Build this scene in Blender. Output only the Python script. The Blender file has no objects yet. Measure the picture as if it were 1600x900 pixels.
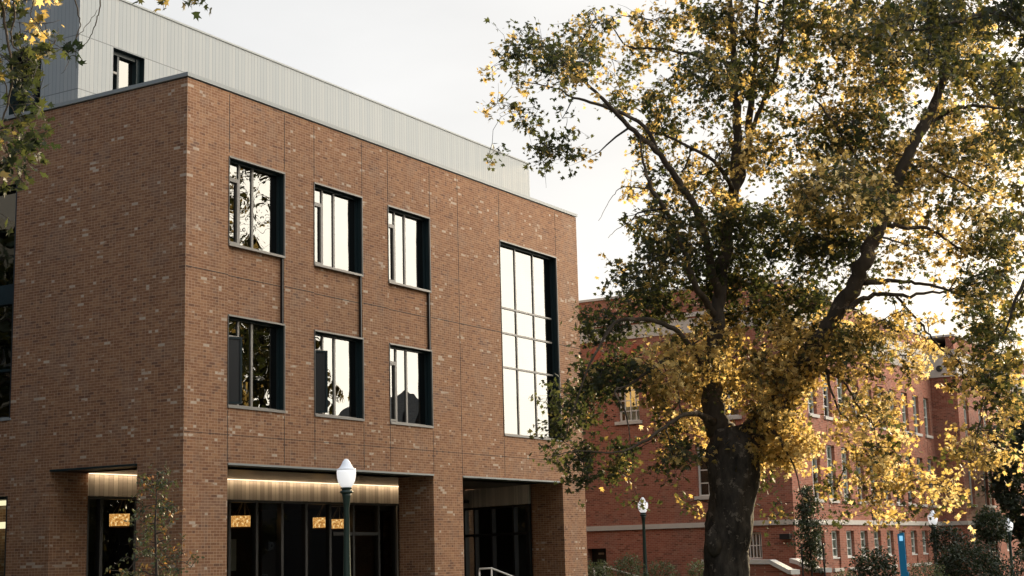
import bpy, math, random
import numpy as np
from mathutils import Vector
random.seed(7); R = np.random.RandomState(11)
col = bpy.context.scene.collection; S = bpy.context.scene
rad = math.radians
# ------------------------------------------------------------------ camera
FPX, PIT, ROL, CAMZ = 2373.4, .173364, -.025979, 1.6
cam = bpy.data.cameras.new('camera'); co = bpy.data.objects.new('camera', cam); col.objects.link(co); S.camera = co
cam.sensor_width = 36; cam.lens = FPX / 1600 * 36; cam.clip_end = 3000; cam.clip_start = .1
cpt, spt, crl, srl = math.cos(PIT), math.sin(PIT), math.cos(ROL), math.sin(ROL)
RT = np.array([1, 0, 0.]); FW = np.array([0, cpt, spt]); UP = np.array([0, -spt, cpt])
CAM = np.array([0, 0, CAMZ])
from mathutils import Matrix
# image right vector = cr*RT - (-)..: du = cr*dx + sr*dy, dv = -sr*dx + cr*dy
xr = crl * RT + srl * UP; yu = -srl * RT + crl * UP
co.matrix_world = Matrix(((xr[0], yu[0], -FW[0], 0), (xr[1], yu[1], -FW[1], 0), (xr[2], yu[2], -FW[2], CAMZ), (0, 0, 0, 1)))
def ray(px, py):
    dx, dy = px - 800, py - 450
    return FW * FPX + RT * (crl * dx + srl * dy) - UP * (-srl * dx + crl * dy)
def at(px, py, D):
    d = ray(px, py); return CAM + d * (D / d[1])
# ------------------------------------------------------------------ world + sun
SUN_AZ, SUN_EL = rad(31), rad(15)
w = bpy.data.worlds.new('World'); S.world = w; w.use_nodes = True
nt = w.node_tree; nt.nodes.clear(); N = nt.nodes.new; L = nt.links.new
sky = N('ShaderNodeTexSky'); sky.sky_type = 'NISHITA'; sky.sun_disc = False
sky.sun_elevation = SUN_EL; sky.sun_rotation = SUN_AZ; sky.dust_density = 3.0; sky.air_density = 1.0; sky.ozone_density = 1.5
bg = N('ShaderNodeBackground'); bg.inputs[1].default_value = .107
mx = N('ShaderNodeMix'); mx.data_type = 'RGBA'; mx.inputs[0].default_value = .90
L(sky.outputs[0], mx.inputs[6])
# thin high cloud: whiter and brighter towards the evening side of the sky, greyer away from it
tcw = N('ShaderNodeTexCoord'); vd = N('ShaderNodeVectorMath'); vd.operation = 'DOT_PRODUCT'; L(tcw.outputs['Generated'], vd.inputs[0]); vd.inputs[1].default_value = (math.sin(rad(79)), math.cos(rad(79)), 0)
rp = N('ShaderNodeMapRange'); rp.inputs[1].default_value = -1; rp.inputs[2].default_value = 1; rp.inputs[3].default_value = 0; rp.inputs[4].default_value = 1; L(vd.outputs['Value'], rp.inputs[0])
cr_ = N('ShaderNodeValToRGB'); e_ = cr_.color_ramp.elements; e_[0].position = 0; e_[0].color = (.10, .135, .20, 1); e_[1].position = 1; e_[1].color = (4.3, 3.85, 3.2, 1)
for p_, c_ in ((.26, (.13, .16, .21)), (.42, (.385, .382, .375)), (.76, (.45, .445, .435)), (.86, (.85, .83, .80)), (.92, (2.8, 2.55, 2.2))):
    q_ = e_.new(p_); q_.color = (*c_, 1)
L(rp.outputs[0], cr_.inputs[0]); sc_ = N('ShaderNodeVectorMath'); sc_.operation = 'SCALE'
cn = N('ShaderNodeTexNoise'); cn.inputs['Scale'].default_value = 3.2; cn.inputs['Detail'].default_value = 5; mp_ = N('ShaderNodeMapping'); mp_.inputs['Scale'].default_value = (1, 1, 3); L(tcw.outputs['Generated'], mp_.inputs[0]); L(mp_.outputs[0], cn.inputs[0])
cm = N('ShaderNodeMapRange'); cm.inputs[1].default_value = .3; cm.inputs[2].default_value = .7; cm.inputs[3].default_value = 10.1; cm.inputs[4].default_value = 11.9; L(cn.outputs[0], cm.inputs[0]); 
zs = N('ShaderNodeSeparateXYZ'); L(tcw.outputs['Generated'], zs.inputs[0]); zr = N('ShaderNodeMapRange'); zr.interpolation_type = 'SMOOTHSTEP'; zr.inputs[1].default_value = .34; zr.inputs[2].default_value = .6; zr.inputs[3].default_value = 1.0; zr.inputs[4].default_value = 1.65; L(zs.outputs[2], zr.inputs[0])
zm = N('ShaderNodeMath'); zm.operation = 'MULTIPLY'; L(cm.outputs[0], zm.inputs[0]); L(zr.outputs[0], zm.inputs[1]); L(zm.outputs[0], sc_.inputs['Scale']); L(cr_.outputs[0], sc_.inputs[0]); L(sc_.outputs[0], mx.inputs[7])
L(mx.outputs[2], bg.inputs[0]); out = N('ShaderNodeOutputWorld'); L(bg.outputs[0], out.inputs[0])
sl = bpy.data.lights.new('sun', 'SUN'); sl.energy = 5.0; sl.angle = rad(.6); sl.color = (1, .78, .48)
so = bpy.data.objects.new('sun', sl); col.objects.link(so)
sd = Vector((math.sin(SUN_AZ) * math.cos(SUN_EL), math.cos(SUN_AZ) * math.cos(SUN_EL), math.sin(SUN_EL)))
so.rotation_euler = sd.to_track_quat('Z', 'Y').to_euler(); so.location = (40, 60, 40)
S.view_settings.view_transform = 'Standard'; S.view_settings.look = 'None'
S.view_settings.exposure = 0.87; S.view_settings.gamma = 1
S.cycles.max_bounces = 8; S.cycles.transparent_max_bounces = 12; S.cycles.use_denoising = True
S.cycles.sample_clamp_indirect = 6
# ------------------------------------------------------------------ material helpers
class NT:
    def __init__(s, name):
        s.m = bpy.data.materials.new(name); s.m.use_nodes = True; s.t = s.m.node_tree; s.t.nodes.clear()
        s.out = s.n('ShaderNodeOutputMaterial')
    def n(s, t, **k):
        x = s.t.nodes.new(t)
        for a, b in k.items(): setattr(x, a, b)
        return x
    def l(s, a, b): s.t.links.new(a, b)
    def put(s, sock, v):
        if hasattr(v, 'is_output') or isinstance(v, bpy.types.NodeSocket): s.l(v, sock)
        else: sock.default_value = v
    def math(s, op, a, b=0.0, c=None):
        x = s.n('ShaderNodeMath', operation=op); s.put(x.inputs[0], a); s.put(x.inputs[1], b)
        if c is not None: s.put(x.inputs[2], c)
        return x.outputs[0]
    def mix(s, f, a, b):
        x = s.n('ShaderNodeMix', data_type='RGBA'); s.put(x.inputs[0], f); s.put(x.inputs[6], a); s.put(x.inputs[7], b); return x.outputs[2]
    def fmix(s, f, a, b):
        x = s.n('ShaderNodeMix', data_type='FLOAT'); s.put(x.inputs[0], f); s.put(x.inputs[2], a); s.put(x.inputs[3], b); return x.outputs[0]
    def noise(s, vec, scale, detail=3, rough=.55):
        x = s.n('ShaderNodeTexNoise'); x.inputs['Scale'].default_value = scale; x.inputs['Detail'].default_value = detail
        x.inputs['Roughness'].default_value = rough
        if vec is not None: s.l(vec, x.inputs['Vector'])
        return x.outputs[0]
    def obj(s): return s.n('ShaderNodeTexCoord').outputs['Object']
    def comb(s, x, y, z=0.0):
        c = s.n('ShaderNodeCombineXYZ'); s.put(c.inputs[0], x); s.put(c.inputs[1], y); s.put(c.inputs[2], z); return c.outputs[0]
    def ramp(s, f, stops, const=False):
        r = s.n('ShaderNodeValToRGB'); e = r.color_ramp.elements
        if const: r.color_ramp.interpolation = 'CONSTANT'
        e[0].position, e[0].color = stops[0][0], (*stops[0][1], 1); e[1].position, e[1].color = stops[1][0], (*stops[1][1], 1)
        for p, c in stops[2:]:
            q = e.new(p); q.color = (*c, 1)
        s.l(f, r.inputs[0]); return r.outputs[0]
    def bsdf(s, colr, rough=.7, metal=0.0, spec=.5, bump=None, bstr=.3, bdist=.01):
        p = s.n('ShaderNodeBsdfPrincipled'); s.put(p.inputs['Base Color'], colr); s.put(p.inputs['Roughness'], rough)
        p.inputs['Metallic'].default_value = metal; p.inputs['Specular IOR Level'].default_value = spec
        if bump is not None:
            b = s.n('ShaderNodeBump'); b.inputs['Strength'].default_value = bstr; b.inputs['Distance'].default_value = bdist
            s.l(bump, b.inputs['Height']); s.l(b.outputs[0], p.inputs['Normal'])
        return p
    def done(s, sh):
        s.l(sh.outputs[0] if hasattr(sh, 'outputs') else sh, s.out.inputs[0]); return s.m
def plain(name, c, rough=.6, metal=0.0, spec=.5, var=.12, scale=6):
    t = NT(name); v = t.noise(t.obj(), scale, 4)
    a = tuple(x * (1 - var) for x in c) + (1,); b = tuple(min(1, x * (1 + var)) for x in c) + (1,)
    return t.done(t.bsdf(t.mix(v, a, b), rough, metal, spec))
def brick(name, bw, bh, mort, stops, mortar, lights=.12, mixhead=True, tint=None):
    t = NT(name); o = t.obj(); sp = t.n('ShaderNodeSeparateXYZ'); t.l(o, sp.inputs[0])
    u = t.math('ADD', sp.outputs[0], sp.outputs[1]); v = t.math('DIVIDE', sp.outputs[2], bh)
    row = t.math('FLOOR', v); fv = t.math('FRACT', v)
    off = t.math('MULTIPLY', t.math('FLOORED_MODULO', row, 2.0), .5)
    uu = t.math('ADD', t.math('DIVIDE', u, bw), off); cl = t.math('FLOOR', uu); fu = t.math('FRACT', uu)
    mu, mv = mort / bw, mort / bh
    if mixhead:
        wn0 = t.n('ShaderNodeTexWhiteNoise', noise_dimensions='3D'); t.l(t.comb(cl, row, 7.3), wn0.inputs[0])
        h = t.math('GREATER_THAN', wn0.outputs[0], .6)
        f2 = t.math('MULTIPLY', fu, 2.0); k = t.math('FLOOR', f2); fr = t.math('FRACT', f2)
        cl = t.math('ADD', cl, t.math('MULTIPLY', t.math('MULTIPLY', h, k), .5))
        fu = t.fmix(h, fu, fr); mu = t.fmix(h, mu, mu * 2)
    wn = t.n('ShaderNodeTexWhiteNoise', noise_dimensions='2D'); t.l(t.comb(cl, row), wn.inputs[0])
    big = t.noise(t.comb(t.math('MULTIPLY', u, .55), t.math('MULTIPLY', sp.outputs[2], 1.5)), 1.3, 4, .6)
    val = t.math('ADD', wn.outputs[0], t.math('MULTIPLY', t.math('SUBTRACT', big, .5), lights))
    c = t.ramp(val, stops, True)
    blot = t.noise(o, 3.0, 3); c = t.mix(t.math('MULTIPLY', blot, .5), c, (stops[1][1][0] * .8, stops[1][1][1] * .8, stops[1][1][2] * .8, 1))
    grain = t.noise(o, 60, 2); 
    soil = t.noise(o, .35, 5, .6); c = t.mix(t.math('MULTIPLY', t.math('SUBTRACT', soil, .35), .75), c, (.12, .07, .045, 1))
    sk = t.noise(t.comb(t.math('MULTIPLY', u, 2.2), t.math('MULTIPLY', sp.outputs[2], .18)), 1.0, 4, .7); c = t.mix(t.math('MULTIPLY', t.math('MAXIMUM', t.math('SUBTRACT', sk, .5), 0.0), 1.1), c, (.13, .085, .06, 1))
    gn = t.noise(o, .9, 4, .65); c = t.mix(t.math('MULTIPLY', t.math('GREATER_THAN', gn, .56), .16), c, (.20, .17, .15, 1))
    inb = t.math('MULTIPLY', t.math('GREATER_THAN', fu, mu), t.math('GREATER_THAN', fv, mv))
    mc = t.mix(grain, tuple(x * .8 for x in mortar) + (1,), tuple(x * 1.15 for x in mortar) + (1,))
    c = t.mix(inb, mc, c)
    hgt = t.math('ADD', t.math('MULTIPLY', inb, t.math('ADD', .8, t.math('MULTIPLY', wn.outputs[0], .3))), t.math('MULTIPLY', grain, .25))
    return t.done(t.bsdf(c, .88, 0, .25, hgt, .5, .012))
def cladding(name, wd, tones, joints=(), rough=.45, metal=.35):
    t = NT(name); o = t.obj(); sp = t.n('ShaderNodeSeparateXYZ'); t.l(o, sp.inputs[0])
    u = t.math('DIVIDE', t.math('ADD', sp.outputs[0], sp.outputs[1]), wd); cl = t.math('FLOOR', u); fu = t.math('FRACT', u)
    zb = 0.0
    for j in joints: zb = t.math('ADD', t.math('GREATER_THAN', sp.outputs[2], j), zb)
    wn = t.n('ShaderNodeTexWhiteNoise', noise_dimensions='2D'); t.l(t.comb(cl, zb), wn.inputs[0])
    c = t.ramp(wn.outputs[0], tones, False)
    g = t.math('GREATER_THAN', fu, .07)
    for j in joints: g = t.math('MULTIPLY', g, t.math('GREATER_THAN', t.math('ABSOLUTE', t.math('SUBTRACT', sp.outputs[2], j)), .012))
    c = t.mix(g, tuple(x * .45 for x in tones[0][1]) + (1,), c)
    st = t.noise(t.comb(t.math('MULTIPLY', u, .6), t.math('MULTIPLY', sp.outputs[2], .3)), 2.0, 4)
    c = t.mix(t.math('MULTIPLY', st, .3), c, tuple(x * .75 for x in tones[0][1]) + (1,))
    return t.done(t.bsdf(c, rough, metal, .5, g, .6, .01))
def glass(name, refl, tint, gcol=(1, 1, 1), wav=.02, wscale=.9, floor_=0.0):
    t = NT(name); gl = t.n('ShaderNodeBsdfGlossy'); gl.inputs['Roughness'].default_value = 0.0; gl.inputs[0].default_value = (*gcol, 1)
    tr = t.n('ShaderNodeBsdfTransparent'); tr.inputs[0].default_value = (*tint, 1)
    nz = t.noise(t.obj(), wscale, 2); b = t.n('ShaderNodeBump'); b.inputs['Strength'].default_value = 1; b.inputs['Distance'].default_value = wav
    t.l(nz, b.inputs['Height']); t.l(b.outputs[0], gl.inputs['Normal'])
    fr = t.n('ShaderNodeFresnel'); fr.inputs[0].default_value = 1.5
    f = t.math('ADD', t.math('MULTIPLY', fr.outputs[0], refl), floor_)
    m = t.n('ShaderNodeMixShader'); t.l(t.math('MINIMUM', f, .96), m.inputs[0]); t.l(tr.outputs[0], m.inputs[1]); t.l(gl.outputs[0], m.inputs[2])
    return t.done(m)
def emit(name, c, s):
    t = NT(name); e = t.n('ShaderNodeEmission'); e.inputs[0].default_value = (*c, 1); e.inputs[1].default_value = s; return t.done(e)
# ------------------------------------------------------------------ materials
M = {}
M['brickA'] = brick('varied_brown_brick', .2032, .0677, .010,
    [(0, (.16, .080, .052)), (.04, (.245, .118, .064)), (.20, (.30, .150, .080)), (.42, (.34, .172, .090)), (.66, (.265, .125, .066)), (.82, (.39, .21, .112)), (.955, (.43, .275, .18)), (.982, (.60, .50, .40))],
    (.43, .295, .20), .55)
M['brickB'] = brick('red_brick', .2032, .0735, .013,
    [(0, (.19, .065, .042)), (.12, (.36, .118, .074)), (.4, (.42, .150, .096)), (.7, (.33, .108, .070)), (.93, (.46, .20, .13))],
    (.40, .25, .175), .1, False)
M['stone'] = plain('pale_stone', (.55, .50, .44), .8, var=.14, scale=2.5)
M['clad'] = cladding('striped_metal_cladding', .14, [(0, (.305, .33, .335)), (.5, (.325, .345, .345)), (1, (.35, .365, .36))], (13.61, 15.06), .6, .0)
M['cladband'] = cladding('striped_metal_fascia', .16, [(0, (.27, .25, .22)), (.5, (.38, .35, .31)), (1, (.52, .48, .43))], (), .4, .2)
M['cladlit'] = cladding('lit_striped_metal_fascia', .10, [(0, (.50, .50, .48)), (.5, (.66, .64, .60)), (1, (.82, .78, .72))], (), .5, 0)  # brighter copy of the fascia, sky light put into its tones
M['soffit'] = cladding('dark_metal_soffit', .16, [(0, (.13, .12, .11)), (.5, (.20, .18, .16)), (1, (.30, .27, .23))], (), .3, .5)
M['coping'] = plain('grey_metal_coping', (.24, .26, .26), .5, 0)
M['teal'] = plain('dark_teal_metal', (.008, .020, .024), .4, .0, .35)
M['trim'] = plain('light_metal_trim', (.20, .185, .165), .45, 0)
M['black'] = plain('black_metal', (.012, .013, .014), .4)
M['green'] = plain('dark_green_paint', (.010, .030, .024), .35, 0, .5)
M['glassA'] = glass('reflective_window_glass', 1.15, (.10, .14, .13), (.96, .98, .97), .02, .6, .075)
M['glassG'] = glass('clear_ground_floor_glass', .8, (.75, .82, .78), (1, 1, 1), .003, .8, .02)
M['glassB'] = glass('old_window_glass', .8, (.72, .78, .76), (.9, .95, .95), .006, 1.5, .08)
M['white'] = plain('white_paint', (.70, .68, .63), .5)
M['blind'] = plain('pale_window_blind', (.62, .66, .60), .8)
M['curtain'] = emit('lit_room_behind_window', (1.0, .55, .18), .55)
M['dark'] = plain('dark_interior', (.028, .028, .028), .9)
M['darkroom'] = plain('unlit_room', (.02, .022, .022), .9)
M['concrete'] = plain('pale_concrete', (.42, .41, .38), .9, var=.1, scale=1.2)
M['roof'] = plain('grey_roof_membrane', (.09, .09, .09), .9)
M['cove'] = emit('cove_light_strip', (1.0, .72, .45), 2.2)
M['copperdark'] = plain('dark_bronze_rim', (.10, .05, .02), .4, .5)
M['blue'] = plain('cyan_blue_paint', (.012, .25, .52), .35)
def shade_mat():
    t = NT('glowing_woven_shade'); o = t.obj(); n = t.noise(o, 16, 3, .7)
    c = t.ramp(n, [(.3, (.12, .035, .006)), (.45, (.42, .17, .04)), (.56, (.70, .34, .10)), (.68, (1, .78, .45))])
    e = t.n('ShaderNodeEmission'); t.l(c, e.inputs[0]); e.inputs[1].default_value = .85; return t.done(e)
M['shade'] = shade_mat()
M['copper'] = emit('glowing_copper_ring', (1, .38, .12), .9)
def globe_mat(nm, c, s):
    t = NT(nm); p = t.bsdf((*c, 1), .25, 0, .5); p.inputs['Emission Color'].default_value = (1, 1, 1, 1); p.inputs['Emission Strength'].default_value = s
    return t.done(p)
M['globe'] = globe_mat('frosted_white_globe', (.85, .86, .87), .32)
M['globecap'] = globe_mat('milky_globe_cap', (.72, .78, .86), .10)
def bark(nm, a, b, sc, bs):
    t = NT(nm); o = t.obj(); mp = t.n('ShaderNodeMapping'); mp.inputs['Scale'].default_value = (1, 1, .35); t.l(o, mp.inputs[0])
    n = t.noise(mp.outputs[0], sc, 6, .65); pt = t.noise(o, sc * .35, 3)
    c = t.ramp(n, [(.3, a), (.55, tuple((x + y) / 2 for x, y in zip(a, b))), (.75, b)])
    c = t.mix(t.math('MULTIPLY', pt, .4), c, (*a, 1))
    li = t.noise(o, sc * .8, 5, .7); c = t.mix(t.math('MULTIPLY', t.math('GREATER_THAN', li, .60), .55), c, tuple(min(1, x * 2.0) for x in b) + (1,))
    return t.done(t.bsdf(c, .9, 0, .2, n, .9, .04))
M['bark'] = bark('dark_furrowed_bark', (.014, .012, .010), (.115, .095, .075), 6, 1)
M['limb'] = bark('mottled_grey_brown_bark', (.040, .032, .025), (.13, .10, .072), 3.5, .5)
M['twig'] = plain('dark_twig_bark', (.045, .036, .030), .9)
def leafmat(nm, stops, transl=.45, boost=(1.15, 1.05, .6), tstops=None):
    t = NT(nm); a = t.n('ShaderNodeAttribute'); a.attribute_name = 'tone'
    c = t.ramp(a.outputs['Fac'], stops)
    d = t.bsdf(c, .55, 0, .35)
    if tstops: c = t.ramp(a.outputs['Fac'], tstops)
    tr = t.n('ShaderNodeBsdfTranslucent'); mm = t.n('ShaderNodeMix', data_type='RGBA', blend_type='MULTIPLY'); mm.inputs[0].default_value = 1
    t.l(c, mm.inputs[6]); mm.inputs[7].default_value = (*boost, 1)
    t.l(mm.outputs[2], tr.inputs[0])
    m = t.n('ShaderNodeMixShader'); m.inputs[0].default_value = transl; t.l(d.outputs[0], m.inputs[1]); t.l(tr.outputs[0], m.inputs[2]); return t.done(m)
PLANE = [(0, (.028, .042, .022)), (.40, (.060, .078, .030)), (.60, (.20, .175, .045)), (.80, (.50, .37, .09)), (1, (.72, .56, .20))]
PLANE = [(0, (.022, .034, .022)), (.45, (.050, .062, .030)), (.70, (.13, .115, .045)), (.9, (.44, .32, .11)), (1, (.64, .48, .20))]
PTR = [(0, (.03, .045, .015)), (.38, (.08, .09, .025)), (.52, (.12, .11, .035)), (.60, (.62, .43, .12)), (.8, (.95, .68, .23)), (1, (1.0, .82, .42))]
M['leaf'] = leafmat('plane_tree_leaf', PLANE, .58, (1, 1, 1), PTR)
M['leafdark'] = leafmat('shaded_plane_leaf', [(0, (.020, .034, .022)), (.6, (.045, .060, .028)), (.85, (.10, .09, .03)), (1, (.30, .22, .05))], .4, (1, 1, 1), [(0, (.05, .06, .02)), (.4, (.16, .14, .03)), (1, (.7, .5, .14))])  # darker copy of the plane leaf, shade put into its colour
M['shrubleaf'] = leafmat('evergreen_shrub_leaf', [(0, (.014, .022, .014)), (1, (.05, .070, .035))], .25)
M['lightshrub'] = leafmat('grey_green_shrub_leaf', [(0, (.05, .07, .035)), (1, (.20, .23, .13))], .35)
M['redleaf'] = leafmat('reddish_sapling_leaf', [(0, (.035, .055, .04)), (.5, (.09, .11, .06)), (.75, (.30, .15, .07)), (1, (.50, .30, .14))], .35)
# ------------------------------------------------------------------ mesh helpers
class MB:
    def __init__(s): s.v = []; s.f = []; s.mi = []; s.ms = []
    def idx(s, m):
        if m not in s.ms: s.ms.append(m)
        return s.ms.index(m)
    def add(s, vs, fs, m):
        o = len(s.v); s.v += [tuple(map(float, p)) for p in vs]; s.f += [tuple(i + o for i in f) for f in fs]; s.mi += [s.idx(m)] * len(fs); return s
    def box(s, x0, x1, y0, y1, z0, z1, m):
        v = [(x, y, z) for z in (z0, z1) for y in (y0, y1) for x in (x0, x1)]
        return s.add(v, [(0, 2, 3, 1), (4, 5, 7, 6), (0, 1, 5, 4), (2, 6, 7, 3), (0, 4, 6, 2), (1, 3, 7, 5)], m)
    def seg(s, p, q, th, z0, z1, m, z2=None, z3=None):   # upright slab between 2D points
        p, q = np.array(p, float), np.array(q, float); d = (q - p) / np.linalg.norm(q - p); n = np.array([-d[1], d[0]]) * th / 2
        z2 = z0 if z2 is None else z2; z3 = z1 if z3 is None else z3
        v = [(*(p - n), z0), (*(p + n), z0), (*(q + n), z2), (*(q - n), z2), (*(p - n), z1), (*(p + n), z1), (*(q + n), z3), (*(q - n), z3)]
        return s.add(v, [(3, 2, 1, 0), (4, 5, 6, 7), (0, 1, 5, 4), (1, 2, 6, 5), (2, 3, 7, 6), (3, 0, 4, 7)], m)
    def lathe(s, c, prof, m, n=20, cap=True):
        vs = [(c[0] + r * math.cos(2 * math.pi * i / n), c[1] + r * math.sin(2 * math.pi * i / n), c[2] + z) for r, z in prof for i in range(n)]
        fs = [(k * n + i, k * n + (i + 1) % n, (k + 1) * n + (i + 1) % n, (k + 1) * n + i) for k in range(len(prof) - 1) for i in range(n)]
        if cap: fs += [tuple(range(n - 1, -1, -1)), tuple((len(prof) - 1) * n + i for i in range(n))]
        return s.add(vs, fs, m)
    def tube(s, pts, rr, m, n=8, rough=0.0):
        pts = [np.array(p, float) for p in pts]; vs = []; ref = np.array([.3, .9, .2]); ph = random.random() * 9
        for i, p in enumerate(pts):
            d = pts[min(i + 1, len(pts) - 1)] - pts[max(i - 1, 0)]; d = d / (np.linalg.norm(d) + 1e-9)
            u = np.cross(d, ref); u /= (np.linalg.norm(u) + 1e-9); w_ = np.cross(d, u); r = rr[i] if hasattr(rr, '__len__') else rr
            for k in range(n):
                a_ = 2 * math.pi * k / n
                q = 1 + rough * (math.sin(3 * a_ + ph + i * .35) * .5 + math.sin(7 * a_ - i * .2) * .35 + random.uniform(-.35, .35))
                vs.append(p + (u * math.cos(a_) + w_ * math.sin(a_)) * r * q)
        fs = [(k * n + i, k * n + (i + 1) % n, (k + 1) * n + (i + 1) % n, (k + 1) * n + i) for k in range(len(pts) - 1) for i in range(n)]
        fs += [tuple(range(n - 1, -1, -1)), tuple((len(pts) - 1) * n + i for i in range(n))]
        return s.add(vs, fs, m)
    def build(s, name, parent=None, smooth=False, loc=None):
        me = bpy.data.meshes.new(name); me.from_pydata(s.v, [], s.f)
        for m in s.ms: me.materials.append(m)
        me.polygons.foreach_set('material_index', s.mi)
        if smooth: me.polygons.foreach_set('use_smooth', [True] * len(s.f))
        me.update(); o = bpy.data.objects.new(name, me); col.objects.link(o)
        if parent is not None: o.parent = parent
        if loc is not None: o.location = loc
        return o
def tag(o, label=None, cat=None, group=None, kind=None):
    for k, v in (('label', label), ('category', cat), ('group', group), ('kind', kind)):
        if v: o[k] = v
    return o
def empty(name, loc, rz=0):
    o = bpy.data.objects.new(name, None); col.objects.link(o); o.location = loc; o.rotation_euler = (0, 0, rz); o.empty_display_size = .3; return o
def copy_tree(o, parent=None):
    c = o.copy(); col.objects.link(c)
    if parent: c.parent = parent
    for ch in [x for x in col.objects if x.parent == o]: copy_tree(ch, c)
    return c
def ground(x, y):
    return -.035 * max(0.0, x - 5.5) * min(1, max(0, (y - 35) / 15))
def wallgrid(mb, x0, x1, z0, z1, holes, y, depth, m, inner=None):
    """vertical wall in the local xz plane at y; holes = (hx0,hx1,hz0,hz1,depth,back) cut through with returns"""
    xs = sorted({x0, x1} | {h[0] for h in holes} | {h[1] for h in holes}); zs = sorted({z0, z1} | {h[2] for h in holes} | {h[3] for h in holes})
    xs = [x for x in xs if x0 <= x <= x1]; zs = [z for z in zs if z0 <= z <= z1]
    for i in range(len(xs) - 1):
        for j in range(len(zs) - 1):
            cx, cz = (xs[i] + xs[i + 1]) / 2, (zs[j] + zs[j + 1]) / 2
            if any(h[0] < cx < h[1] and h[2] < cz < h[3] for h in holes): continue
            mb.add([(xs[i], y, zs[j]), (xs[i + 1], y, zs[j]), (xs[i + 1], y, zs[j + 1]), (xs[i], y, zs[j + 1])], [(0, 1, 2, 3)], m)
    for h in holes:
        a, b, c, d = h[:4]; dp = h[4] if len(h) > 4 else depth; mr = (h[6] if len(h) > 6 else None) or m
        mb.add([(a, y, c), (a, y + dp, c), (a, y + dp, d), (a, y, d)], [(0, 1, 2, 3)], mr)
        mb.add([(b, y, c), (b, y, d), (b, y + dp, d), (b, y + dp, c)], [(0, 1, 2, 3)], mr)
        mb.add([(a, y, d), (a, y + dp, d), (b, y + dp, d), (b, y, d)], [(0, 1, 2, 3)], mr)
        mb.add([(a, y, c), (b, y, c), (b, y + dp, c), (a, y + dp, c)], [(0, 1, 2, 3)], mr)
        if len(h) > 5 and h[5]: mb.add([(a, y + dp, c), (b, y + dp, c), (b, y + dp, d), (a, y + dp, d)], [(0, 1, 2, 3)], h[5])
def remap(mb, fn):
    mb.v = [fn(*p) for p in mb.v]; return mb
# ------------------------------------------------------------------ ground
def sheet(name, x0, x1, y0, y1, nx, ny, dz, m, kind='structure'):
    mb = MB(); xs = np.linspace(x0, x1, nx); ys = np.linspace(y0, y1, ny)
    mb.add([(x, y, ground(x, y) + dz) for y in ys for x in xs], [(j * nx + i, j * nx + i + 1, (j + 1) * nx + i + 1, (j + 1) * nx + i) for j in range(ny - 1) for i in range(nx - 1)], m)
    o = mb.build(name, smooth=True); tag(o, kind=kind); return o
def groundmat(nm, a, b, sc):
    t = NT(nm); o = t.obj(); n = t.noise(o, sc, 6, .7); n2 = t.noise(o, sc * .08, 3)
    return t.done(t.bsdf(t.mix(n2, t.mix(n, (*a, 1), (*b, 1)), (*a, 1)), .95, 0, .1, n, .6, .03))
g = MB(); g.box(-1500, 1500, -1500, 1500, -6.2, -6.0, groundmat('far_soil', (.04, .045, .03), (.07, .07, .045), .5)); tag(g.build('far_ground'), kind='structure')
sheet('ground', -160, 160, -60, 260, 161, 161, 0, groundmat('lawn_and_soil', (.022, .032, .014), (.04, .05, .022), 3))
pm = NT('concrete_paving'); po = pm.obj(); bt = pm.n('ShaderNodeTexBrick'); pm.l(po, bt.inputs[0]); bt.offset = 0
bt.inputs['Scale'].default_value = 1; bt.inputs['Brick Width'].default_value = 1.5; bt.inputs['Row Height'].default_value = 1.5; bt.inputs['Mortar Size'].default_value = .012
bt.inputs[1].default_value = (.13, .125, .115, 1); bt.inputs[2].default_value = (.16, .155, .145, 1); bt.inputs[3].default_value = (.12, .12, .11, 1)
M['paving'] = pm.done(pm.bsdf(bt.outputs[0], .9))
sheet('plaza_paving', -40, 10, -12, 33.5, 40, 40, .012, M['paving'])
# ================================================================== BUILDING 1
AZ, PSI = -.21512, .537917
C1 = (35 * math.sin(AZ), 35 * math.cos(AZ), 0.0)
b1 = empty('brick_building', C1, math.pi / 2 - PSI)
tag(b1, 'modern brown brick building with deep square windows and a pale striped metal top storey', 'building')
BA = M['brickA']; W18 = 18.94; TOP = 12.80
wins = [(1.46, 3.52, 9.06, 11.18), (4.72, 6.77, 9.06, 11.18), (7.98, 10.02, 9.06, 11.18), (1.46, 3.52, 5.19, 7.32), (4.72, 6.77, 5.19, 7.32), (7.98, 10.02, 5.19, 7.32), (13.90, 17.44, 5.18, 11.17)]
mb = MB()
holes = [(a, b, c, d, .40, None, M['teal']) for a, b, c, d in wins]
holes += [(1.47, 10.02, 0, 3.82, 1.2), (11.52, 17.44, 0, 3.82, 1.2)]
for k in range(3): holes.append((wins[k][0], wins[k][1], 7.32, 9.06, .085, BA))
wallgrid(mb, 0, W18, -.4, TOP, holes, 0, .4, BA)
# spandrel recess has no lining above/below the windows: fill done by window surrounds
wl = MB(); lh = [(1.41, 4.24, 0, 3.82, 1.2), (5.69, 8.3, 5.2, 11.1, .35, None, M['teal']), (5.69, 8.3, .1, 3.3, .35, None, M['teal']), (10.0, 12.6, 5.2, 11.1, .35, None, M['teal'])]
wallgrid(wl, 0, 22, -.4, TOP, lh, 0, .4, BA)
remap(wl, lambda x, y, z: (y, x, z))
mb.v_off = len(mb.v); mb.add(wl.v, [tuple(reversed(f)) for f in wl.f], BA); 
for k, i in enumerate(wl.mi): mb.mi[len(mb.mi) - len(wl.mi) + k] = mb.idx(wl.ms[i])
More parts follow.
